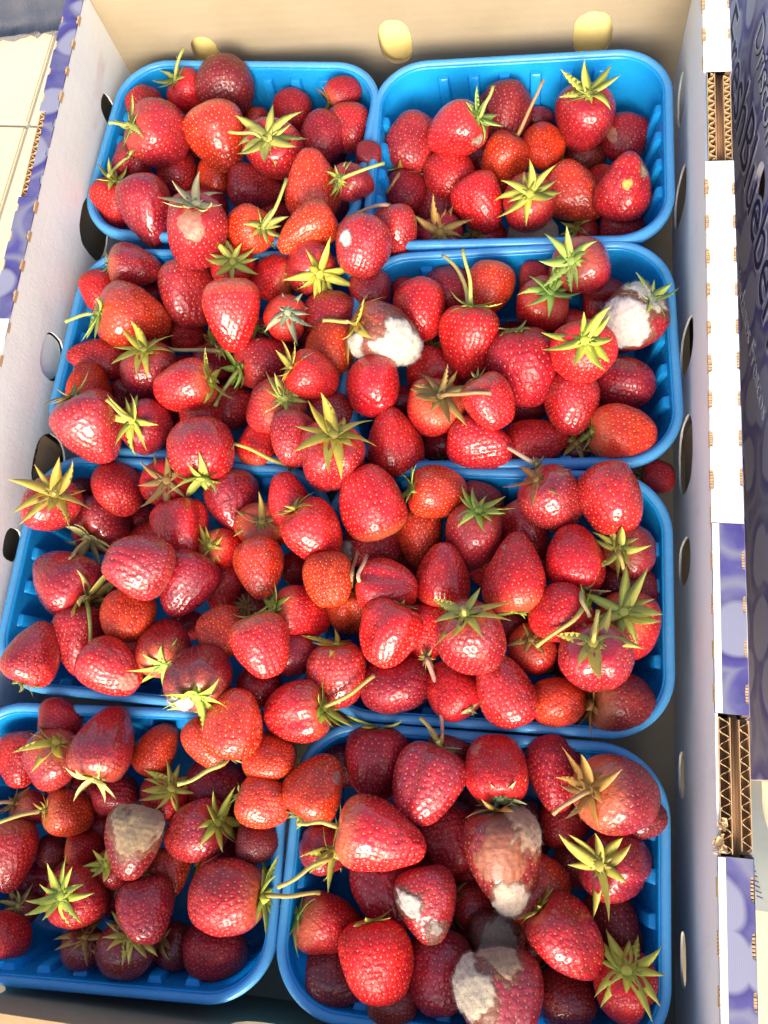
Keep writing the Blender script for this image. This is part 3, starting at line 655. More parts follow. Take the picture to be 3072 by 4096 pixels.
    (730,170,170,1,0,0,1,'k','',None,{}),(918,215,215,1.1,-92,12,3.5,'r','p',None,{'cs':1.1,'m':[(-140,.93,.2,'s')]}),(1142,240,228,1.12,82,-15,3,'d','',None,{}),
    (1385,325,282,1.08,12,40,3,'d','b',(170,150),{'cs':1.1}),(1180,430,170,1,0,0,2,'r','',None,{}),(728,490,205,1.15,80,-10,2.5,'d','',None,{}),
    (935,575,275,1.3,86,8,5,'k','b',None,{'cs':1,'w':1,'m':[(75,.15,.62,'n2'),(-50,.86,.48,'t'),(75,.95,.45,'w2')]}),(1065,700,222,1.12,122,-10,3.5,'o','',None,{}),
    (490,685,285,1.05,70,-10,3.4,'d','',None,{}),(645,752,225,1.12,80,-5,4.5,'m','',None,{'w':1,'m':[(180,.72,.4,'w'),(70,.85,.3,'w2')]}),
    (228,530,175,1,200,48,3,'d','y',(230,150),{'cs':1.35}),(1390,600,252,1.08,2,50,3.5,'d','y',None,{'cs':1.25}),(275,835,215,1.25,15,8,3,'r','g',None,{'cs':1.05}),
    (440,975,250,1.1,84,0,4,'b','y',None,{'cs':.8}),(692,1020,252,1.08,95,-15,3.5,'d','',None,{}),(920,905,205,1.1,90,0,3.4,'k','',None,{'m':[(80,.15,.7,'g')]}),
    (1195,890,265,1.12,48,5,4,'r','y',None,{'cs':.7}),(1372,840,235,1.08,60,-20,2.5,'k','',None,{}),(925,1115,310,1,85,0,4.5,'d','',None,{'w':1,'m':[(190,.72,.5,'c'),(-90,.8,.35,'t')]}),
    (1190,1115,200,1,0,0,2.5,'k','',None,{}),(1420,1080,235,1.05,98,62,3.5,'r','y',None,{'cs':1.35}),(830,755,175,1,0,0,2,'r','b',None,{'cs':1.2}),
    (285,1020,215,1,0,0,1,'k','',None,{}),(1240,590,180,1,0,0,2,'k','',None,{}),(505,1120,180,1,0,0,2,'k','',None,{}),(1475,395,190,1,0,0,2,'k','',None,{})],
}
ZBASE = [-.010, -.026, .001, -.006, .000, -.002, -.012, -.016]
FRONT = [.016, .004, .008, .004, .010, .004, .0, .0]      # heaps rise towards these punnets' front edges
B = []
for p, rows in D.items():
    ox, oy, sc = ZOOM[p]
    v0 = min(oy+r[1]/sc for r in rows); v1 = max(oy+r[1]/sc for r in rows)
    for r in rows:
        u, v = ox+r[0]/sc, oy+r[1]/sc
        z = ZBASE[p]+(r[6]-3)*.011+FRONT[p]*((v-v0)/(v1-v0))**2
        B.append(dict(p=p, u=u, v=v, dpx=r[2]/sc*(1.10 if p < 6 else 1.11), ratio=r[3], ang=r[4], pitch=r[5]+(12 if r[8] and r[5] < 60 else 0), lev=r[6], col=r[7], cap=r[8], stem=r[9], x=r[10], z=z, sc=sc, fill=False))
B.append(dict(p=5, u=2632, v=1905, dpx=130, ratio=1, ang=0, pitch=0, lev=1, col='d', cap='b', stem=None, x={'gap': 1}, z=-.022, sc=1, fill=False))
RB = random.Random(77)
def setup(b):
    d = ray(b['u'], b['v']); ev = -d/np.linalg.norm(d); b['dir'] = d; b['ev'] = ev
    er = CR[:, 0]-ev*np.dot(CR[:, 0], ev); er /= np.linalg.norm(er); ed = np.cross(er, ev)
    if np.dot(ed, -CR[:, 1]) < 0: ed = -ed
    a, q = R_(b['ang']), R_(b['pitch'])
    b['er'], b['ed'] = er, ed
    b['axis'] = math.cos(q)*(math.cos(a)*er+math.sin(a)*ed)-math.sin(q)*ev
    t = (b['z']-CP[2])/d[2]; b['t'] = t
for b in B: setup(b)
def spheres(b):
    c = CP+b['dir']*b['t']; Dm = b['dpx']*b['t']/FPX; a = b['axis']; L = Dm*b['ratio']
    return [(c-a*L*.13, Dm*.46), (c+a*L*.22, Dm*.34)]
RIMP = []
for (px_, py_, t_) in PUN:
    for i in range(150):
        q, n_, _ = rr_point(i/150, PW-.005, PH-.005, .031)
        RIMP.append((px_+q[0]*math.cos(t_)-q[1]*math.sin(t_), py_+q[0]*math.sin(t_)+q[1]*math.cos(t_), -.001))
RIMP = np.array(RIMP)
def solve(Bs, iters=60):
    n = len(Bs); t0 = np.array([b['t'] for b in Bs])
    dirs = np.array([b['dir'] for b in Bs]); dl = np.linalg.norm(dirs, axis=1); ax = np.array([b['axis'] for b in Bs])
    px = np.array([b['dpx'] for b in Bs]); rt = np.array([b['ratio'] for b in Bs]); lev = np.array([b['lev'] for b in Bs])
    pu = np.array([PUN[b['p']] for b in Bs]); PX, PY, PCt, PSt = pu[:, 0], pu[:, 1], np.cos(pu[:, 2]), np.sin(pu[:, 2]); INP = np.array(['gap' not in b['x'] for b in Bs])
    t = t0.copy(); iu = np.triu_indices(n, 1)
    near = np.hypot(*(np.array([[b['u'], b['v']] for b in Bs])[iu[0]]-np.array([[b['u'], b['v']] for b in Bs])[iu[1]]).T) < 420
    I, J = iu[0][near], iu[1][near]
    for it in range(iters):
        Dm = px*t/FPX; c = CP+dirs*t[:, None]
        S = [(c-ax*(Dm*rt*.13)[:, None], Dm*.46), (c+ax*(Dm*rt*.22)[:, None], Dm*.34)]
        dt = np.zeros(n); mv = 0
        for s1 in S:
            for s2 in S:
                v = s1[0][I]-s2[0][J]; dist = np.linalg.norm(v, axis=1); T = (s1[1][I]+s2[1][J])*.88
                pen = T-dist; k = pen > 0
                if not k.any(): continue
                e = dirs[I]/dl[I][:, None]; axd = np.einsum('ij,ij->i', v, e); lat = np.sqrt(np.maximum(dist**2-axd**2, 0))
                need = np.sqrt(np.maximum(T**2-lat**2, 0))
                # nearer to the camera = smaller t ; higher layer stays in front
                sgn = np.where(lev[I] > lev[J]+.05, -1, np.where(lev[J] > lev[I]+.05, 1, np.sign(axd+1e-9)))
                mag = (need-sgn*axd); mag = np.where(k, np.clip(mag, 0, .02), 0)*.30
                np.add.at(dt, I, sgn*mag*.42/dl[I]); np.add.at(dt, J, -sgn*mag*.58/dl[J])
        for s1 in S:
            dd = np.linalg.norm(s1[0][:, None, :]-RIMP[None], axis=2); q = dd.argmin(1); v = s1[0]-RIMP[q]; dist = dd[np.arange(n), q]
            T = s1[1]*.97+.002; e = dirs/dl[:, None]; axd = (v*e).sum(1); lat = np.sqrt(np.maximum(dist**2-axd**2, 0))
            need = np.sqrt(np.maximum(T**2-lat**2, 0)); up = (lev >= 3.4) | (s1[0][:, 2] > .002)
            mag = np.where(up, -(need+axd), need-axd); mag = np.where(dist < T, np.clip(mag, -.012, .012), 0)
            dt += mag*.35/dl
            lx, ly = (s1[0][:, 0]-PX)*PCt+(s1[0][:, 1]-PY)*PSt, -(s1[0][:, 0]-PX)*PSt+(s1[0][:, 1]-PY)*PCt
            zc = s1[0][:, 2]; tap = np.clip(-zc, 0, .06)*.15
            vio = np.maximum(np.abs(lx)-(PW/2-.0065-tap-s1[1]*.92), np.abs(ly)-(PH/2-.0065-tap-s1[1]*.92))
            dt -= np.where((vio > 0) & (zc < s1[1]*.35) & INP, np.clip(vio, 0, .006), 0)*.6/dl
        t = t+np.clip(dt, -.004, .004)
        t += (t0-t)*.03
        Dm = px*t/FPX; z = CP[2]+dirs[:, 2]*t; zmin = -.060+Dm*.47
        low = z < zmin; t = np.where(low, (zmin-CP[2])/dirs[:, 2], t)
        z = CP[2]+dirs[:, 2]*t; t = np.where(z > .034, (.034-CP[2])/dirs[:, 2], t)
    for b, tt in zip(Bs, t): b['t'] = float(tt)
solve(B)
# a lower layer of berries, glimpsed in the gaps
def inside(i, x, y, mrg):
    px_, py_, t = PUN[i]; dx, dy = x-px_, y-py_
    lx = dx*math.cos(t)+dy*math.sin(t); ly = -dx*math.sin(t)+dy*math.cos(t)
    return abs(lx) < PW/2-.010-mrg and abs(ly) < PH/2-.010-mrg
def proj(X):
    d = (np.asarray(X)-CP) @ CR; return 1536+FPX*d[0]/-d[2], 2048-FPX*d[1]/-d[2]
Fl = []
for i in range(8):
    x0, y0, _ = PUN[i]
    main = [b for b in B if b['p'] == i]
    cand = [(x0+(a-3)*.0255+RB.uniform(-.004, .004), y0+(c-2)*.026+RB.uniform(-.004, .004), zz) for zz in ((-.030, -.041) if i != 1 else (-.045,)) for a in range(7) for c in range(5)]
    for x, y, z in cand:
        if not inside(i, x, y, .023): continue
        u, v = proj((x, y, z)); dm = RB.uniform(.026, .031)
        if u < -60 or u > 3100 or v < 0 or v > 4150: continue
        dd = [math.hypot(u-b['u'], v-b['v']) for b in main if not b['fill']]
        if min(dd) > (160 if i != 1 else 110): continue
        # only keep those that can be seen past the others
        C0 = np.array((x, y, z)); ok = True
        for s in [s for b in main for s in spheres(b)]+[s for f_ in Fl if f_['p'] == i for s in spheres(f_)]:
            if np.linalg.norm(s[0]-C0) < (s[1]+dm/2)*.72: ok = False; break
        if not ok: continue
        dr = ray(u, v); t = (z-CP[2])/dr[2]
        f_ = dict(p=i, u=u, v=v, dpx=dm*FPX/t, ratio=1.05, ang=RB.uniform(0, 360), pitch=RB.uniform(-40, 50), lev=-1, col=RB.choice('drdr'), cap=RB.choice(['', 'b', 'y', 'y']), stem=None, x={}, z=z, sc=1, fill=True)
        setup(f_); Fl.append(f_)
# visibility test by sampling rays against the spheres of everything above
allS = [(s[0], s[1], k) for k, b in enumerate(B+Fl) for s in spheres(b)]
SC_ = np.array([s[0] for s in allS]); SR = np.array([s[1] for s in allS]); SK = np.array([s[2] for s in allS])
def seen(k, b):
    c = CP+b['dir']*b['t']; r = b['dpx']*b['t']/FPX/2; n = 0
    for q in range(24):
        a = q*2.399; rr = r*.92*math.sqrt((q+.5)/24)
        d = c+b['er']*rr*math.cos(a)+b['ed']*rr*math.sin(a)-CP; L = np.linalg.norm(d); d = d/L
        w_ = SC_-CP; tb = w_@d; d2 = (w_*w_).sum(1)-tb*tb
        blk = (SK != k) & (d2 < SR*SR) & (tb-np.sqrt(np.maximum(SR*SR-d2, 0)) < L-r*.6)
        if not blk.any(): n += 1
    return n
for k, f_ in enumerate(Fl): f_['seen'] = seen(len(B)+k, f_)
lim = sorted([f_['seen'] for f_ in Fl], reverse=True)[:298-len(B)][-1] if len(Fl) > 298-len(B) else 2
Fl = sorted([f_ for f_ in Fl if f_['seen'] >= max(2, lim)], key=lambda f_: -f_['seen'])[:298-len(B)]
ALLB = B+Fl

# ---- body shapes -------------------------------------------------------
SHAPES = {}
def body_fn(kind, seed):
    r = random.Random(seed)
    c = {'round': .12, 'blunt': .28, 'cone': .55, 'wedge': .44, 'cleft': .34}[kind]+r.uniform(-.05, .05)
    ratio = {'round': 1.0, 'blunt': 1.08, 'cone': 1.22, 'wedge': 1.12, 'cleft': 1.1}[kind]
    ph = [r.uniform(0, 6.28) for _ in range(6)]; am = [r.uniform(.03, .075), r.uniform(.02, .06), r.uniform(.008, .03)]
    fl = r.uniform(.0, .10)+(.10 if kind == 'wedge' else 0); bend = r.uniform(-.07, .07); bend2 = r.uniform(-.06, .06)
    pw = r.uniform(.54, .74); tipr = r.uniform(.95, 1.5)
    th = np.linspace(0, math.pi, 200); s = (1-np.cos(th))/2
    mx = (np.sin(th)**pw*(1-c*s**tipr)).max()
    def f(theta, phi):
        s = (1-np.cos(theta))/2
        rr = np.sin(theta)**pw*(1-c*s**tipr)/mx*.5
        lob = 1+am[0]*np.cos(2*phi+ph[0])*(.4+s)+am[1]*np.cos(3*phi+ph[1]+2*s)+am[2]*np.cos(5*phi+ph[2]+4*s)*np.sin(theta)
        if kind == 'cleft': lob = lob*(1-.20*np.exp(-((np.mod(phi-ph[3], 2*math.pi)-math.pi)/.30)**2)*np.sin(theta))
        rr = rr*lob
        z = np.cos(theta)*.5*ratio
        z = z-.055*np.exp(-(rr/.13)**2)*(s < .5)+.02*np.sin(2*phi+ph[4])*s*np.sin(theta)
        x = rr*np.cos(phi)+bend*s*s; y = rr*np.sin(phi)*(1-fl)+bend2*s*s
        return np.stack([x, y, z], -1)
    return f, ratio
NU, NV = 112, 66
def make_shape(key):
    kind, seed = key
    f, ratio = body_fn(kind, seed); rd = random.Random(seed*7+1)
    th = np.linspace(.0, math.pi, NV+1)[1:-1]; ph = np.arange(NU)*2*math.pi/NU
    T, P = np.meshgrid(th, ph, indexing='ij'); V = f(T, P).reshape(-1, 3)
    top = f(np.array([1e-4]), np.array([0.]))[0]; bot = f(np.array([math.pi-1e-4]), np.array([0.]))[0]
    # seeds in staggered rows of equal arc length
    tt = np.linspace(.02, math.pi-.02, 400); pr = f(tt, np.zeros(400)); arc = np.concatenate([[0], np.cumsum(np.linalg.norm(np.diff(pr, axis=0), axis=1))])
    sp = .083; rows = int(arc[-1]/sp); S = []; SN = []; ST = []
    for k in range(1, rows):
        th_ = np.interp(arc[-1]*(k+.1)/rows, arc, tt)
        rr = np.linalg.norm(f(np.array([th_]), np.array([1.]))[0][:2]); n = max(3, int(2*math.pi*rr/(sp*1.22)))
        if th_ < .42: continue
        for j in range(n):
            p = (j+.5*(k % 2)+rd.uniform(-.17, .17))*2*math.pi/n; t_ = th_+rd.uniform(-.035, .035)
            a = f(np.array([t_, t_+.01, t_]), np.array([p, p, p+.01]))
            dz, dp = a[1]-a[0], a[2]-a[0]; nn = np.cross(dz, dp); nn /= np.linalg.norm(nn)+1e-12
            if np.dot(nn, a[0]) < 0: nn = -nn
            S.append(a[0]); SN.append(nn); ST.append(dz/np.linalg.norm(dz))
    S = np.array(S); SN = np.array(SN); ST = np.array(ST)
    G = f(T+.01, P).reshape(-1, 3)-V; H = f(T, P+.01).reshape(-1, 3)-V; NN = np.cross(G, H); NN /= np.linalg.norm(NN, axis=1)[:, None]+1e-12
    NN[(NN*V).sum(1) < 0] *= -1
    d2 = ((V[:, None, :]-S[None])**2).sum(2).min(1)
    dm = np.exp(-d2/(2*.0215**2))
    fade = np.clip((T.reshape(-1)-.25)/.4, 0, 1)
    Vd = V-NN*(dm*fade*.015)[:, None]
    # soft lumps
    lump = np.sin(V[:, 0]*13+seed)*np.sin(V[:, 1]*11+2*seed)*np.sin(V[:, 2]*12+seed*.7); Vd = Vd+NN*(lump*.008)[:, None]
    Vd = np.vstack([Vd, top, bot]); nt_, nb_ = len(Vd)-2, len(Vd)-1; F = []
    for i in range(NV-2):
        for j in range(NU):
            k = (j+1) % NU; F.append((i*NU+j, (i+1)*NU+j, (i+1)*NU+k, i*NU+k))
    for j in range(NU):
        k = (j+1) % NU; F.append((nt_, j, k)); F.append((nb_, (NV-2)*NU+k, (NV-2)*NU+j))
    me = mesh("flesh", Vd, F, M_BERRY, True)
    at = me.attributes.new('dimple', 'FLOAT', 'POINT'); at.data.foreach_set('value', np.concatenate([dm*fade, [0, 0]]).astype('f'))
    # seed mesh
    V2 = []; F2 = []
    for a, n, t in zip(S, SN, ST):
        lum = math.sin(a[0]*13+seed)*math.sin(a[1]*11+2*seed)*math.sin(a[2]*12+seed*.7)*.010
        s_ = np.cross(n, t); c = a+n*(lum*.8-.0110); k = len(V2); q_ = rd.uniform(.65, 1.1); l_, w_, h_ = .0225*q_, .0135*q_, .0095
        V2 += [c-t*l_, c+s_*w_-t*.2*l_, c+t*l_*.85, c-s_*w_-t*.2*l_, c+n*h_]
        F2 += [(k, k+1, k+4), (k+1, k+2, k+4), (k+2, k+3, k+4), (k+3, k, k+4)]
    sm = mesh("seeds", V2, F2, M_SEED, True)
    return me, sm, f, ratio, (T, P, Vd[:-2], NN)
KINDS = [('round', 1), ('round', 2), ('round', 3), ('blunt', 4), ('blunt', 5), ('blunt', 6), ('blunt', 7), ('cone', 8), ('cone', 9), ('cone', 10), ('cone', 11),
         ('wedge', 12), ('wedge', 13), ('wedge', 14), ('cleft', 15), ('cleft', 16), ('cleft', 17), ('round', 18), ('blunt', 19), ('cone', 20)]
for k in KINDS: SHAPES[k] = make_shape(k)

def make_calyx(seed, flat):
    """ring of pointed sepals, each a thin folded leaf, plus a small hub"""
    r = random.Random(seed); m = MB(); n = r.randint(9, 12)
    for k in range(n):
        a = (k+r.uniform(-.25, .25))*2*math.pi/n
        inner = k % 3 == 2
        L = r.uniform(.40, .54)*(.72 if inner else 1); wd = r.uniform(.050, .078)*(.75 if inner else 1)
        rise = r.uniform(-.12, .18) if flat else r.uniform(.0, .45); curl = r.uniform(-1.3, 1.0); tw = r.uniform(-.9, .9); side = r.uniform(-.45, .45)
        seg = 7; rows_ = []
        x, z, slope = .03, .0, rise; yy = 0
        for i in range(seg+1):
            t = i/seg
            w_ = wd*(math.sin(math.pi*min(1, t*.80+.22))**.8 if t < .95 else 0)*(1-.35*t)+.004*(1-t)
            if i == seg: w_ = .0015
            cs, sn = math.cos(tw*t), math.sin(tw*t)
            rows_.append([(x, yy-w_*cs, z+w_*sn+w_*.35), (x, yy, z-w_*.10), (x, yy+w_*cs, z-w_*sn+w_*.35), (x, yy, z-w_*.10-.010*(1-t))])
            slope += curl/seg; x += L/seg*math.cos(slope); z += L/seg*math.sin(slope); yy += side*L/seg*t*1.4
        V = [(q[0]*math.cos(a)-q[1]*math.sin(a), q[0]*math.sin(a)+q[1]*math.cos(a), q[2]) for rw_ in rows_ for q in rw_]; F = []
        for i in range(seg):
            o_ = i*4; F += [(o_+c, o_+4+c, o_+4+(c+1) % 4, o_+(c+1) % 4) for c in range(4)]
        F += [(0, 1, 2, 3), (seg*4+3, seg*4+2, seg*4+1, seg*4)]
        m.add(V, F)
    hub = [(0, 0, -.03), (0, 0, .005), (0, 0, .022), (0, 0, .028)]
    m.tube(hub, [.05, .065, .05, .02], 10)
    return mesh("calyx", m.V, m.F, M_LEAF, True)
CALS = [make_calyx(100+i, i % 2 == 0) for i in range(16)]

def mould_mesh(shape, dvec, size, thick, seed, fuzz, mat=None):
    """lumpy cushion of fur grown over part of the berry (local unit space)"""
    T, P, V, NN = shape[4]
    d = V/np.linalg.norm(V, axis=1)[:, None]; ang = np.arccos(np.clip(d@dvec, -1, 1))
    n1 = sum(np.sin(V@np.array(k)+seed*q)*a for q, (k, a) in enumerate([((9, 5, 3), .10), ((-4, 11, 7), .08), ((16, -13, 9), .06), ((25, 21, -17), .05), ((-40, 31, 37), .035)], 1))
    edge = size*1.55+n1*1.3*min(1, size*2.2)-ang; k = np.clip(edge/(.55*size+.08), 0, 1); k = k*k*(3-2*k)
    lump = np.abs(np.sin(V@np.array((19, 7, -11))+seed))*.4+np.abs(np.sin(V@np.array((-13, 23, 9))+seed*2))*.35+np.abs(np.sin(V@np.array((41, -37, 31))+seed*3))*.25
    W = V+NN*(k*thick*(.5+.9*lump)-.012*(1-k))[:, None]
    nvr = NV-1; keep = (k > .02).reshape(nvr, NU); idx = -np.ones(nvr*NU, int); Vs = []; F = []
    def vid(i, j):
        q = i*NU+j % NU
        if idx[q] < 0: idx[q] = len(Vs); Vs.append(W[q])
        return idx[q]
    for i in range(nvr-1):
        for j in range(NU):
            if keep[i, j] or keep[i+1, j] or keep[i, (j+1) % NU] or keep[i+1, (j+1) % NU]:
                F.append((vid(i, j), vid(i+1, j), vid(i+1, j+1), vid(i, j+1)))
    for pole, i in ((1, nvr-1), (0, 0)):
        if keep[i].mean() > .5: F.append(tuple(vid(i, j) for j in range(NU)))
    if fuzz:
        r = np.random.RandomState(seed); cand = np.where(k > .10)[0]
        if len(cand):
            for q in r.choice(cand, min(fuzz, len(cand)*2)):
                a = W[q]; n = NN[q]+r.normal(0, .45, 3); n /= np.linalg.norm(n); s_ = r.normal(0, 1, 3); s_ = np.cross(n, s_); s_ /= np.linalg.norm(s_); L = r.uniform(.015, .065)*(.5+.5*k[q]); w_ = .0013
                c = len(Vs); mid = a+n*L*.5+s_*L*.15; Vs += [a-s_*w_, a+s_*w_, mid+s_*w_*.6, mid-s_*w_*.6, a+n*L+r.normal(0, .012, 3)]; F += [(c, c+1, c+2, c+3), (c+3, c+2, c+4)]
    me = mesh("mould", Vs, F, mat or M_MOULD, True); cov = np.ones(len(Vs)); q = idx >= 0; cov[idx[q]] = k[q]
    me.attributes.new('cover', 'FLOAT', 'POINT').data.foreach_set('value', cov.astype('f')); return me
MCOL = {'w': ((.60, .53, .44), .030, 2200), 'w2': ((.46, .35, .26), .02, 1200), 't': ((.36, .23, .12), .018, 1200), 'g': ((.34, .23, .15), .02, 1200), 's': ((.52, .20, .14), .004, 0),
        'n': ((.70, .52, .10), .006, 0), 'n2': ((.40, .13, .06), .008, 0), 'c': ((.52, .44, .27), .025, 1500)}

# ---- labels ------------------------------------------------------------
CN = {'b': "bright red", 'o': "orange red", 'r': "red", 'd': "dark red", 'k': "brownish dark", 'm': "dull crimson"}
CAPN = {'g': "green cap", 'y': "yellow green cap", 'p': "pale cap", 'b': "brown cap"}
MN = {'w': "furry white mould", 'w2': "pale mould", 't': "tan mould", 'g': "grey mould", 's': "a pale spot", 'n': "a yellow speck", 'n2': "brown rot", 'c': "cream mould"}
ORD = ["first", "second", "third", "fourth", "fifth", "sixth", "seventh", "eighth", "ninth", "tenth"]
BAND = ["back", "second", "middle", "fourth", "front"]
for p in range(8):
    L_ = [b for b in B if b['p'] == p and 'gap' not in b['x']]
    v0, v1 = min(b['v'] for b in L_), max(b['v'] for b in L_)+1
    for b in L_: b['band'] = int(5*(b['v']-v0)/(v1-v0))
    for k in range(5):
        r_ = sorted([b for b in L_ if b['band'] == k], key=lambda b: b['u'])
        for i, b in enumerate(r_): b['rank'] = i; b['nrow'] = len(r_)
def label(b):
    if 'gap' in b['x']: return "lone dark strawberry fallen between the right punnets and the tray's right wall"
    f = ""
    if b['x'].get('m'): f = " with "+MN[b['x']['m'][0][3]]
    elif b['cap'] and b['cap'] in CAPN: f = " with "+CAPN[b['cap']]
    pos = ORD[b['rank']] if b['rank'] < 10 else f"{b['rank']+1}th"
    if b['rank'] == b['nrow']-1 and b['rank'] > 0: pos = "rightmost"
    elif b['rank'] == 0: pos = "leftmost"
    else: pos += " from left"
    return f"{CN[b['col']]} strawberry{f}, {pos}, {BAND[b['band']]} row, {PNAME[b['p']]} punnet"
for b in B: b['label'] = label(b)
used = {}
for f_ in Fl:
    near = sorted([b for b in B if b['p'] == f_['p'] and 'gap' not in b['x']], key=lambda b: math.hypot(b['u']-f_['u'], b['v']-f_['v']))
    for b in near:
        dx, dy = f_['u']-b['u'], f_['v']-b['v']
        sd_ = ("right of" if dx > 0 else "left of") if abs(dx) > abs(dy) else ("in front of" if dy > 0 else "behind")
        pos = "the leftmost" if b['rank'] == 0 else ORD[b['rank']]
        lb = f"buried strawberry {sd_} {pos} berry, {BAND[b['band']]} row, {PNAME[b['p']]} punnet"
        if lb not in used: used[lb] = 1; f_['label'] = lb; break

# ---- assembly ----------------------------------------------------------
GRP = "strawberries heaped in the blue punnets"
def to_m(x, y, z, loc): return Matrix(((x[0], y[0], z[0], loc[0]), (x[1], y[1], z[1], loc[1]), (x[2], y[2], z[2], loc[2]), (0, 0, 0, 1)))
def jit(c, r, a): return tuple(max(0, v*(1+r.uniform(-a, a))) for v in c)
for bi, b in enumerate(ALLB):
    r = random.Random(1000+bi)
    Dm = b['dpx']*b['t']/FPX; c = CP+b['dir']*b['t']
    rt = b['ratio']
    if 's' in b['x']: kinds = [k for k in KINDS if k[0] == b['x']['s']]
    elif rt >= 1.2: kinds = [k for k in KINDS if k[0] in ('cone',)]
    elif rt >= 1.1: kinds = [k for k in KINDS if k[0] in ('cone', 'wedge', 'wedge', 'blunt')]
    elif rt >= 1.04: kinds = [k for k in KINDS if k[0] in ('blunt', 'wedge', 'cleft')]
    else: kinds = [k for k in KINDS if k[0] in ('round', 'blunt', 'cleft')]
    key = r.choice(kinds); S = SHAPES[key]
    root = empty("strawberry", tuple(c)); tag(root, b['label'], "strawberry", GRP)
    za = -b['axis']; za = za/np.linalg.norm(za)
    xa = np.cross(b['ev'], za)
    if np.linalg.norm(xa) < .05: xa = np.cross(b['er'], za)
    xa /= np.linalg.norm(xa); ya = np.cross(za, xa)
    sp_ = r.uniform(0, 6.283); X = xa*math.cos(sp_)+ya*math.sin(sp_); Y = -xa*math.sin(sp_)+ya*math.cos(sp_)
    zs = Dm*max(rt, .95)/S[3]*1.0
    Mx = to_m(X*Dm, Y*Dm, za*zs, (0, 0, 0))
    fl = link("flesh", S[0], root, Mx)
    col = jit(SKIN[b['col']], r, .14); fl.color = (*col, 1.0 if b['x'].get('w') else r.uniform(.05, .85))
    sdm = link("seeds", S[1], root, Mx); sdm['kind'] = 'stuff'
    sdm.color = (*{'b': (.82, .28, .06), 'o': (.88, .42, .08), 'r': (.72, .28, .07), 'd': (.50, .19, .07), 'k': (.38, .19, .08), 'm': (.66, .26, .10)}[b['col']], 1)
    top = S[2](np.array([1e-4]), np.array([0.]))[0]; ptop = X*Dm*top[0]+Y*Dm*top[1]+za*zs*top[2]
    cal = None
    if b['cap'] in CAPCOL:
        cs = b['x'].get('cs', 1.)*1.05; q = r.uniform(0, 6.28); Xc = xa*math.cos(q)+ya*math.sin(q); Yc = np.cross(za, Xc)
        s_ = Dm*cs
        lift = ptop+za*(.035*Dm)
        Mcal = to_m(Xc*s_, Yc*s_, za*s_, lift)
        cal = link("calyx", CALS[(bi*5+r.randint(0, 1)) % 16], root, Mcal)
        cal.color = (*jit(CAPCOL[b['cap']], r, .18), 1)
    if b['stem'] or b['x'].get('stub'):
        if b['stem']:
            L = b['stem'][0]/b['sc']*b['t']/FPX; a = R_(b['stem'][1]); dv = b['er']*math.cos(a)+b['ed']*math.sin(a)
        else: L = Dm*.16; dv = za*.8+b['ev']*.5
        P0 = ptop; P1 = ptop+za*L*.22+b['ev']*L*.38+dv*L*.25; P2 = ptop+dv*L+b['ev']*L*.22
        if not b['stem']: P1 = P0+za*L*.5; P2 = P0+za*L+b['ev']*L*.3
        pts = [P0*(1-t)**2+2*P1*t*(1-t)+P2*t*t for t in np.linspace(0, 1, 11)]
        kink = r.uniform(-1, 1)*L*.05; sd2 = np.cross(dv, b['ev'])
        pts = [q_+sd2*kink*math.sin(i*.9) for i, q_ in enumerate(pts)]
        for i in range(2, 11):
            for _ in range(14):
                w_ = c+pts[i]-SC_; ds = np.sqrt((w_*w_).sum(1))-SR*1.16-.0012
                if ds.min() > 0: break
                pts[i] = pts[i]+b['ev']*.0012
        for _ in range(2):
            for i in range(2, 10): pts[i] = pts[i]*.5+(pts[i-1]+pts[i+1])*.25
        if cal:
            Ic = Mcal.inverted(); pts = [Ic @ Vector(q_) for q_ in pts]; rs = 1/s_
        else: pts = [Vector(q_) for q_ in pts]; rs = 1
        mb = MB(); mb.tube([Vector(q_) for q_ in pts], [rs*(.00105*(1.25-.035*i)+(.0003 if i == 10 else 0)) for i in range(11)], 7)
        st = mb.build("stem", M_STEM, cal or root, True)
        st.color = (*{'g': (.42, .44, .10), 'y': (.50, .40, .09), 'p': (.55, .42, .16), 'b': (.45, .26, .10), '': (.50, .30, .16)}[b['cap']], 1)
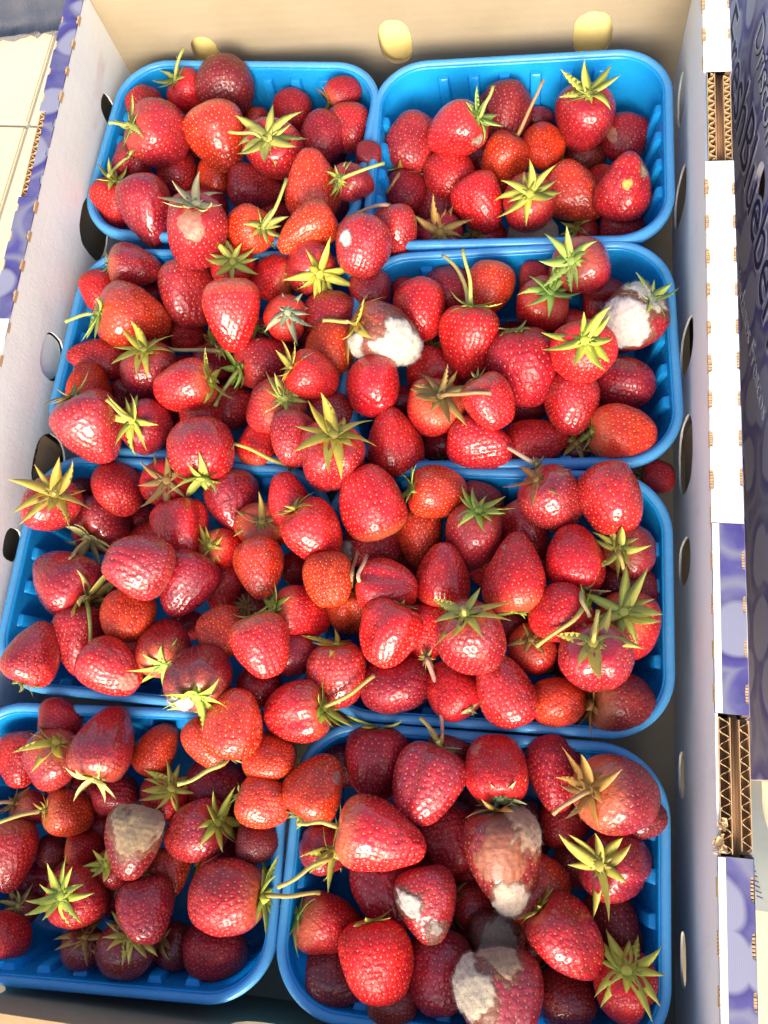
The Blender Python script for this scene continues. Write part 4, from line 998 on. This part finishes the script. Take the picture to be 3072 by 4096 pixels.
    for mi, (ma, off, sz, kd) in enumerate(b['x'].get('m', [])):
        a = R_(ma); dv = off*(math.cos(a)*b['er']+math.sin(a)*b['ed'])+math.sqrt(max(0, 1-off*off))*b['ev']
        loc = np.array([np.dot(dv, X), np.dot(dv, Y), np.dot(dv, za)]); loc /= np.linalg.norm(loc)
        cc, thk, fz = MCOL[kd]
        if fz:
            bl = link("rotten_skin", mould_mesh(S, loc, sz*1.45, .0035, 31*bi+mi+7, 0, M_BLEM), root, Mx); bl.color = (*jit((.26, .075, .045), r, .15), 1)
        mm = link("mould" if kd not in ('s', 'n', 'n2') else "blemish", mould_mesh(S, loc, sz, thk, 31*bi+mi, fz, None if fz else M_BLEM), root, Mx)
        mm.color = (*jit(cc, r, .05), 1)

# loose stems that cross the rims
def loose(name_lab, pts, zs, col, rad=.0011):
    W = [at_z(u, v, z) for (u, v), z in zip(pts, zs)]
    o = empty("loose_stem", tuple(W[0])); tag(o, name_lab, "stem")
    out = []
    for i in range(len(W)-1):
        for t in (0, .25, .5, .75):
            p0, p1, p2, p3 = W[max(i-1, 0)], W[i], W[i+1], W[min(i+2, len(W)-1)]
            out.append(.5*((2*p1)+(-p0+p2)*t+(2*p0-5*p1+4*p2-p3)*t*t+(-p0+3*p1-3*p2+p3)*t**3))
    out.append(W[-1])
    mb = MB(); mb.tube([Vector(q-W[0]) for q in out], [rad*(1.3-.5*i/len(out)) for i in range(len(out))], 8)
    s_ = mb.build("stalk", M_STEM, o, True); s_.color = (*col, 1)
    c = link("calyx_scrap", CALS[3], o); c.scale = (.013,)*3; c.rotation_euler = (.3, .2, 1.); c.color = (.42, .34, .08, 1)
loose("pinkish loose stem reaching over the rim from the lower middle right punnet", [(1705, 2630), (1745, 2740), (1765, 2860), (1770, 2975)], [.012, .010, .009, .007], (.60, .30, .20))
loose("yellow loose stem lying over the rim in front of the upper middle left punnet", [(1165, 1862), (1090, 1840), (1000, 1795), (935, 1775)], [.008, .010, .012, .013], (.55, .45, .08))
loose("pale bent stem over the rim between the upper and lower middle right punnets", [(2150, 1862), (2110, 1838), (2065, 1810), (2030, 1790)], [.012, .012, .011, .010], (.62, .42, .25))
loose("yellow stem rising over the rear rim of the upper middle right punnet", [(1872, 1240), (1862, 1150), (1825, 1070), (1770, 1020)], [.006, .010, .010, .006], (.50, .42, .12))
loose("thin brown stem with dry cap across the second left punnet", [(880, 1405), (800, 1400), (700, 1400), (660, 1385)], [.004, .006, .006, .004], (.40, .32, .12))
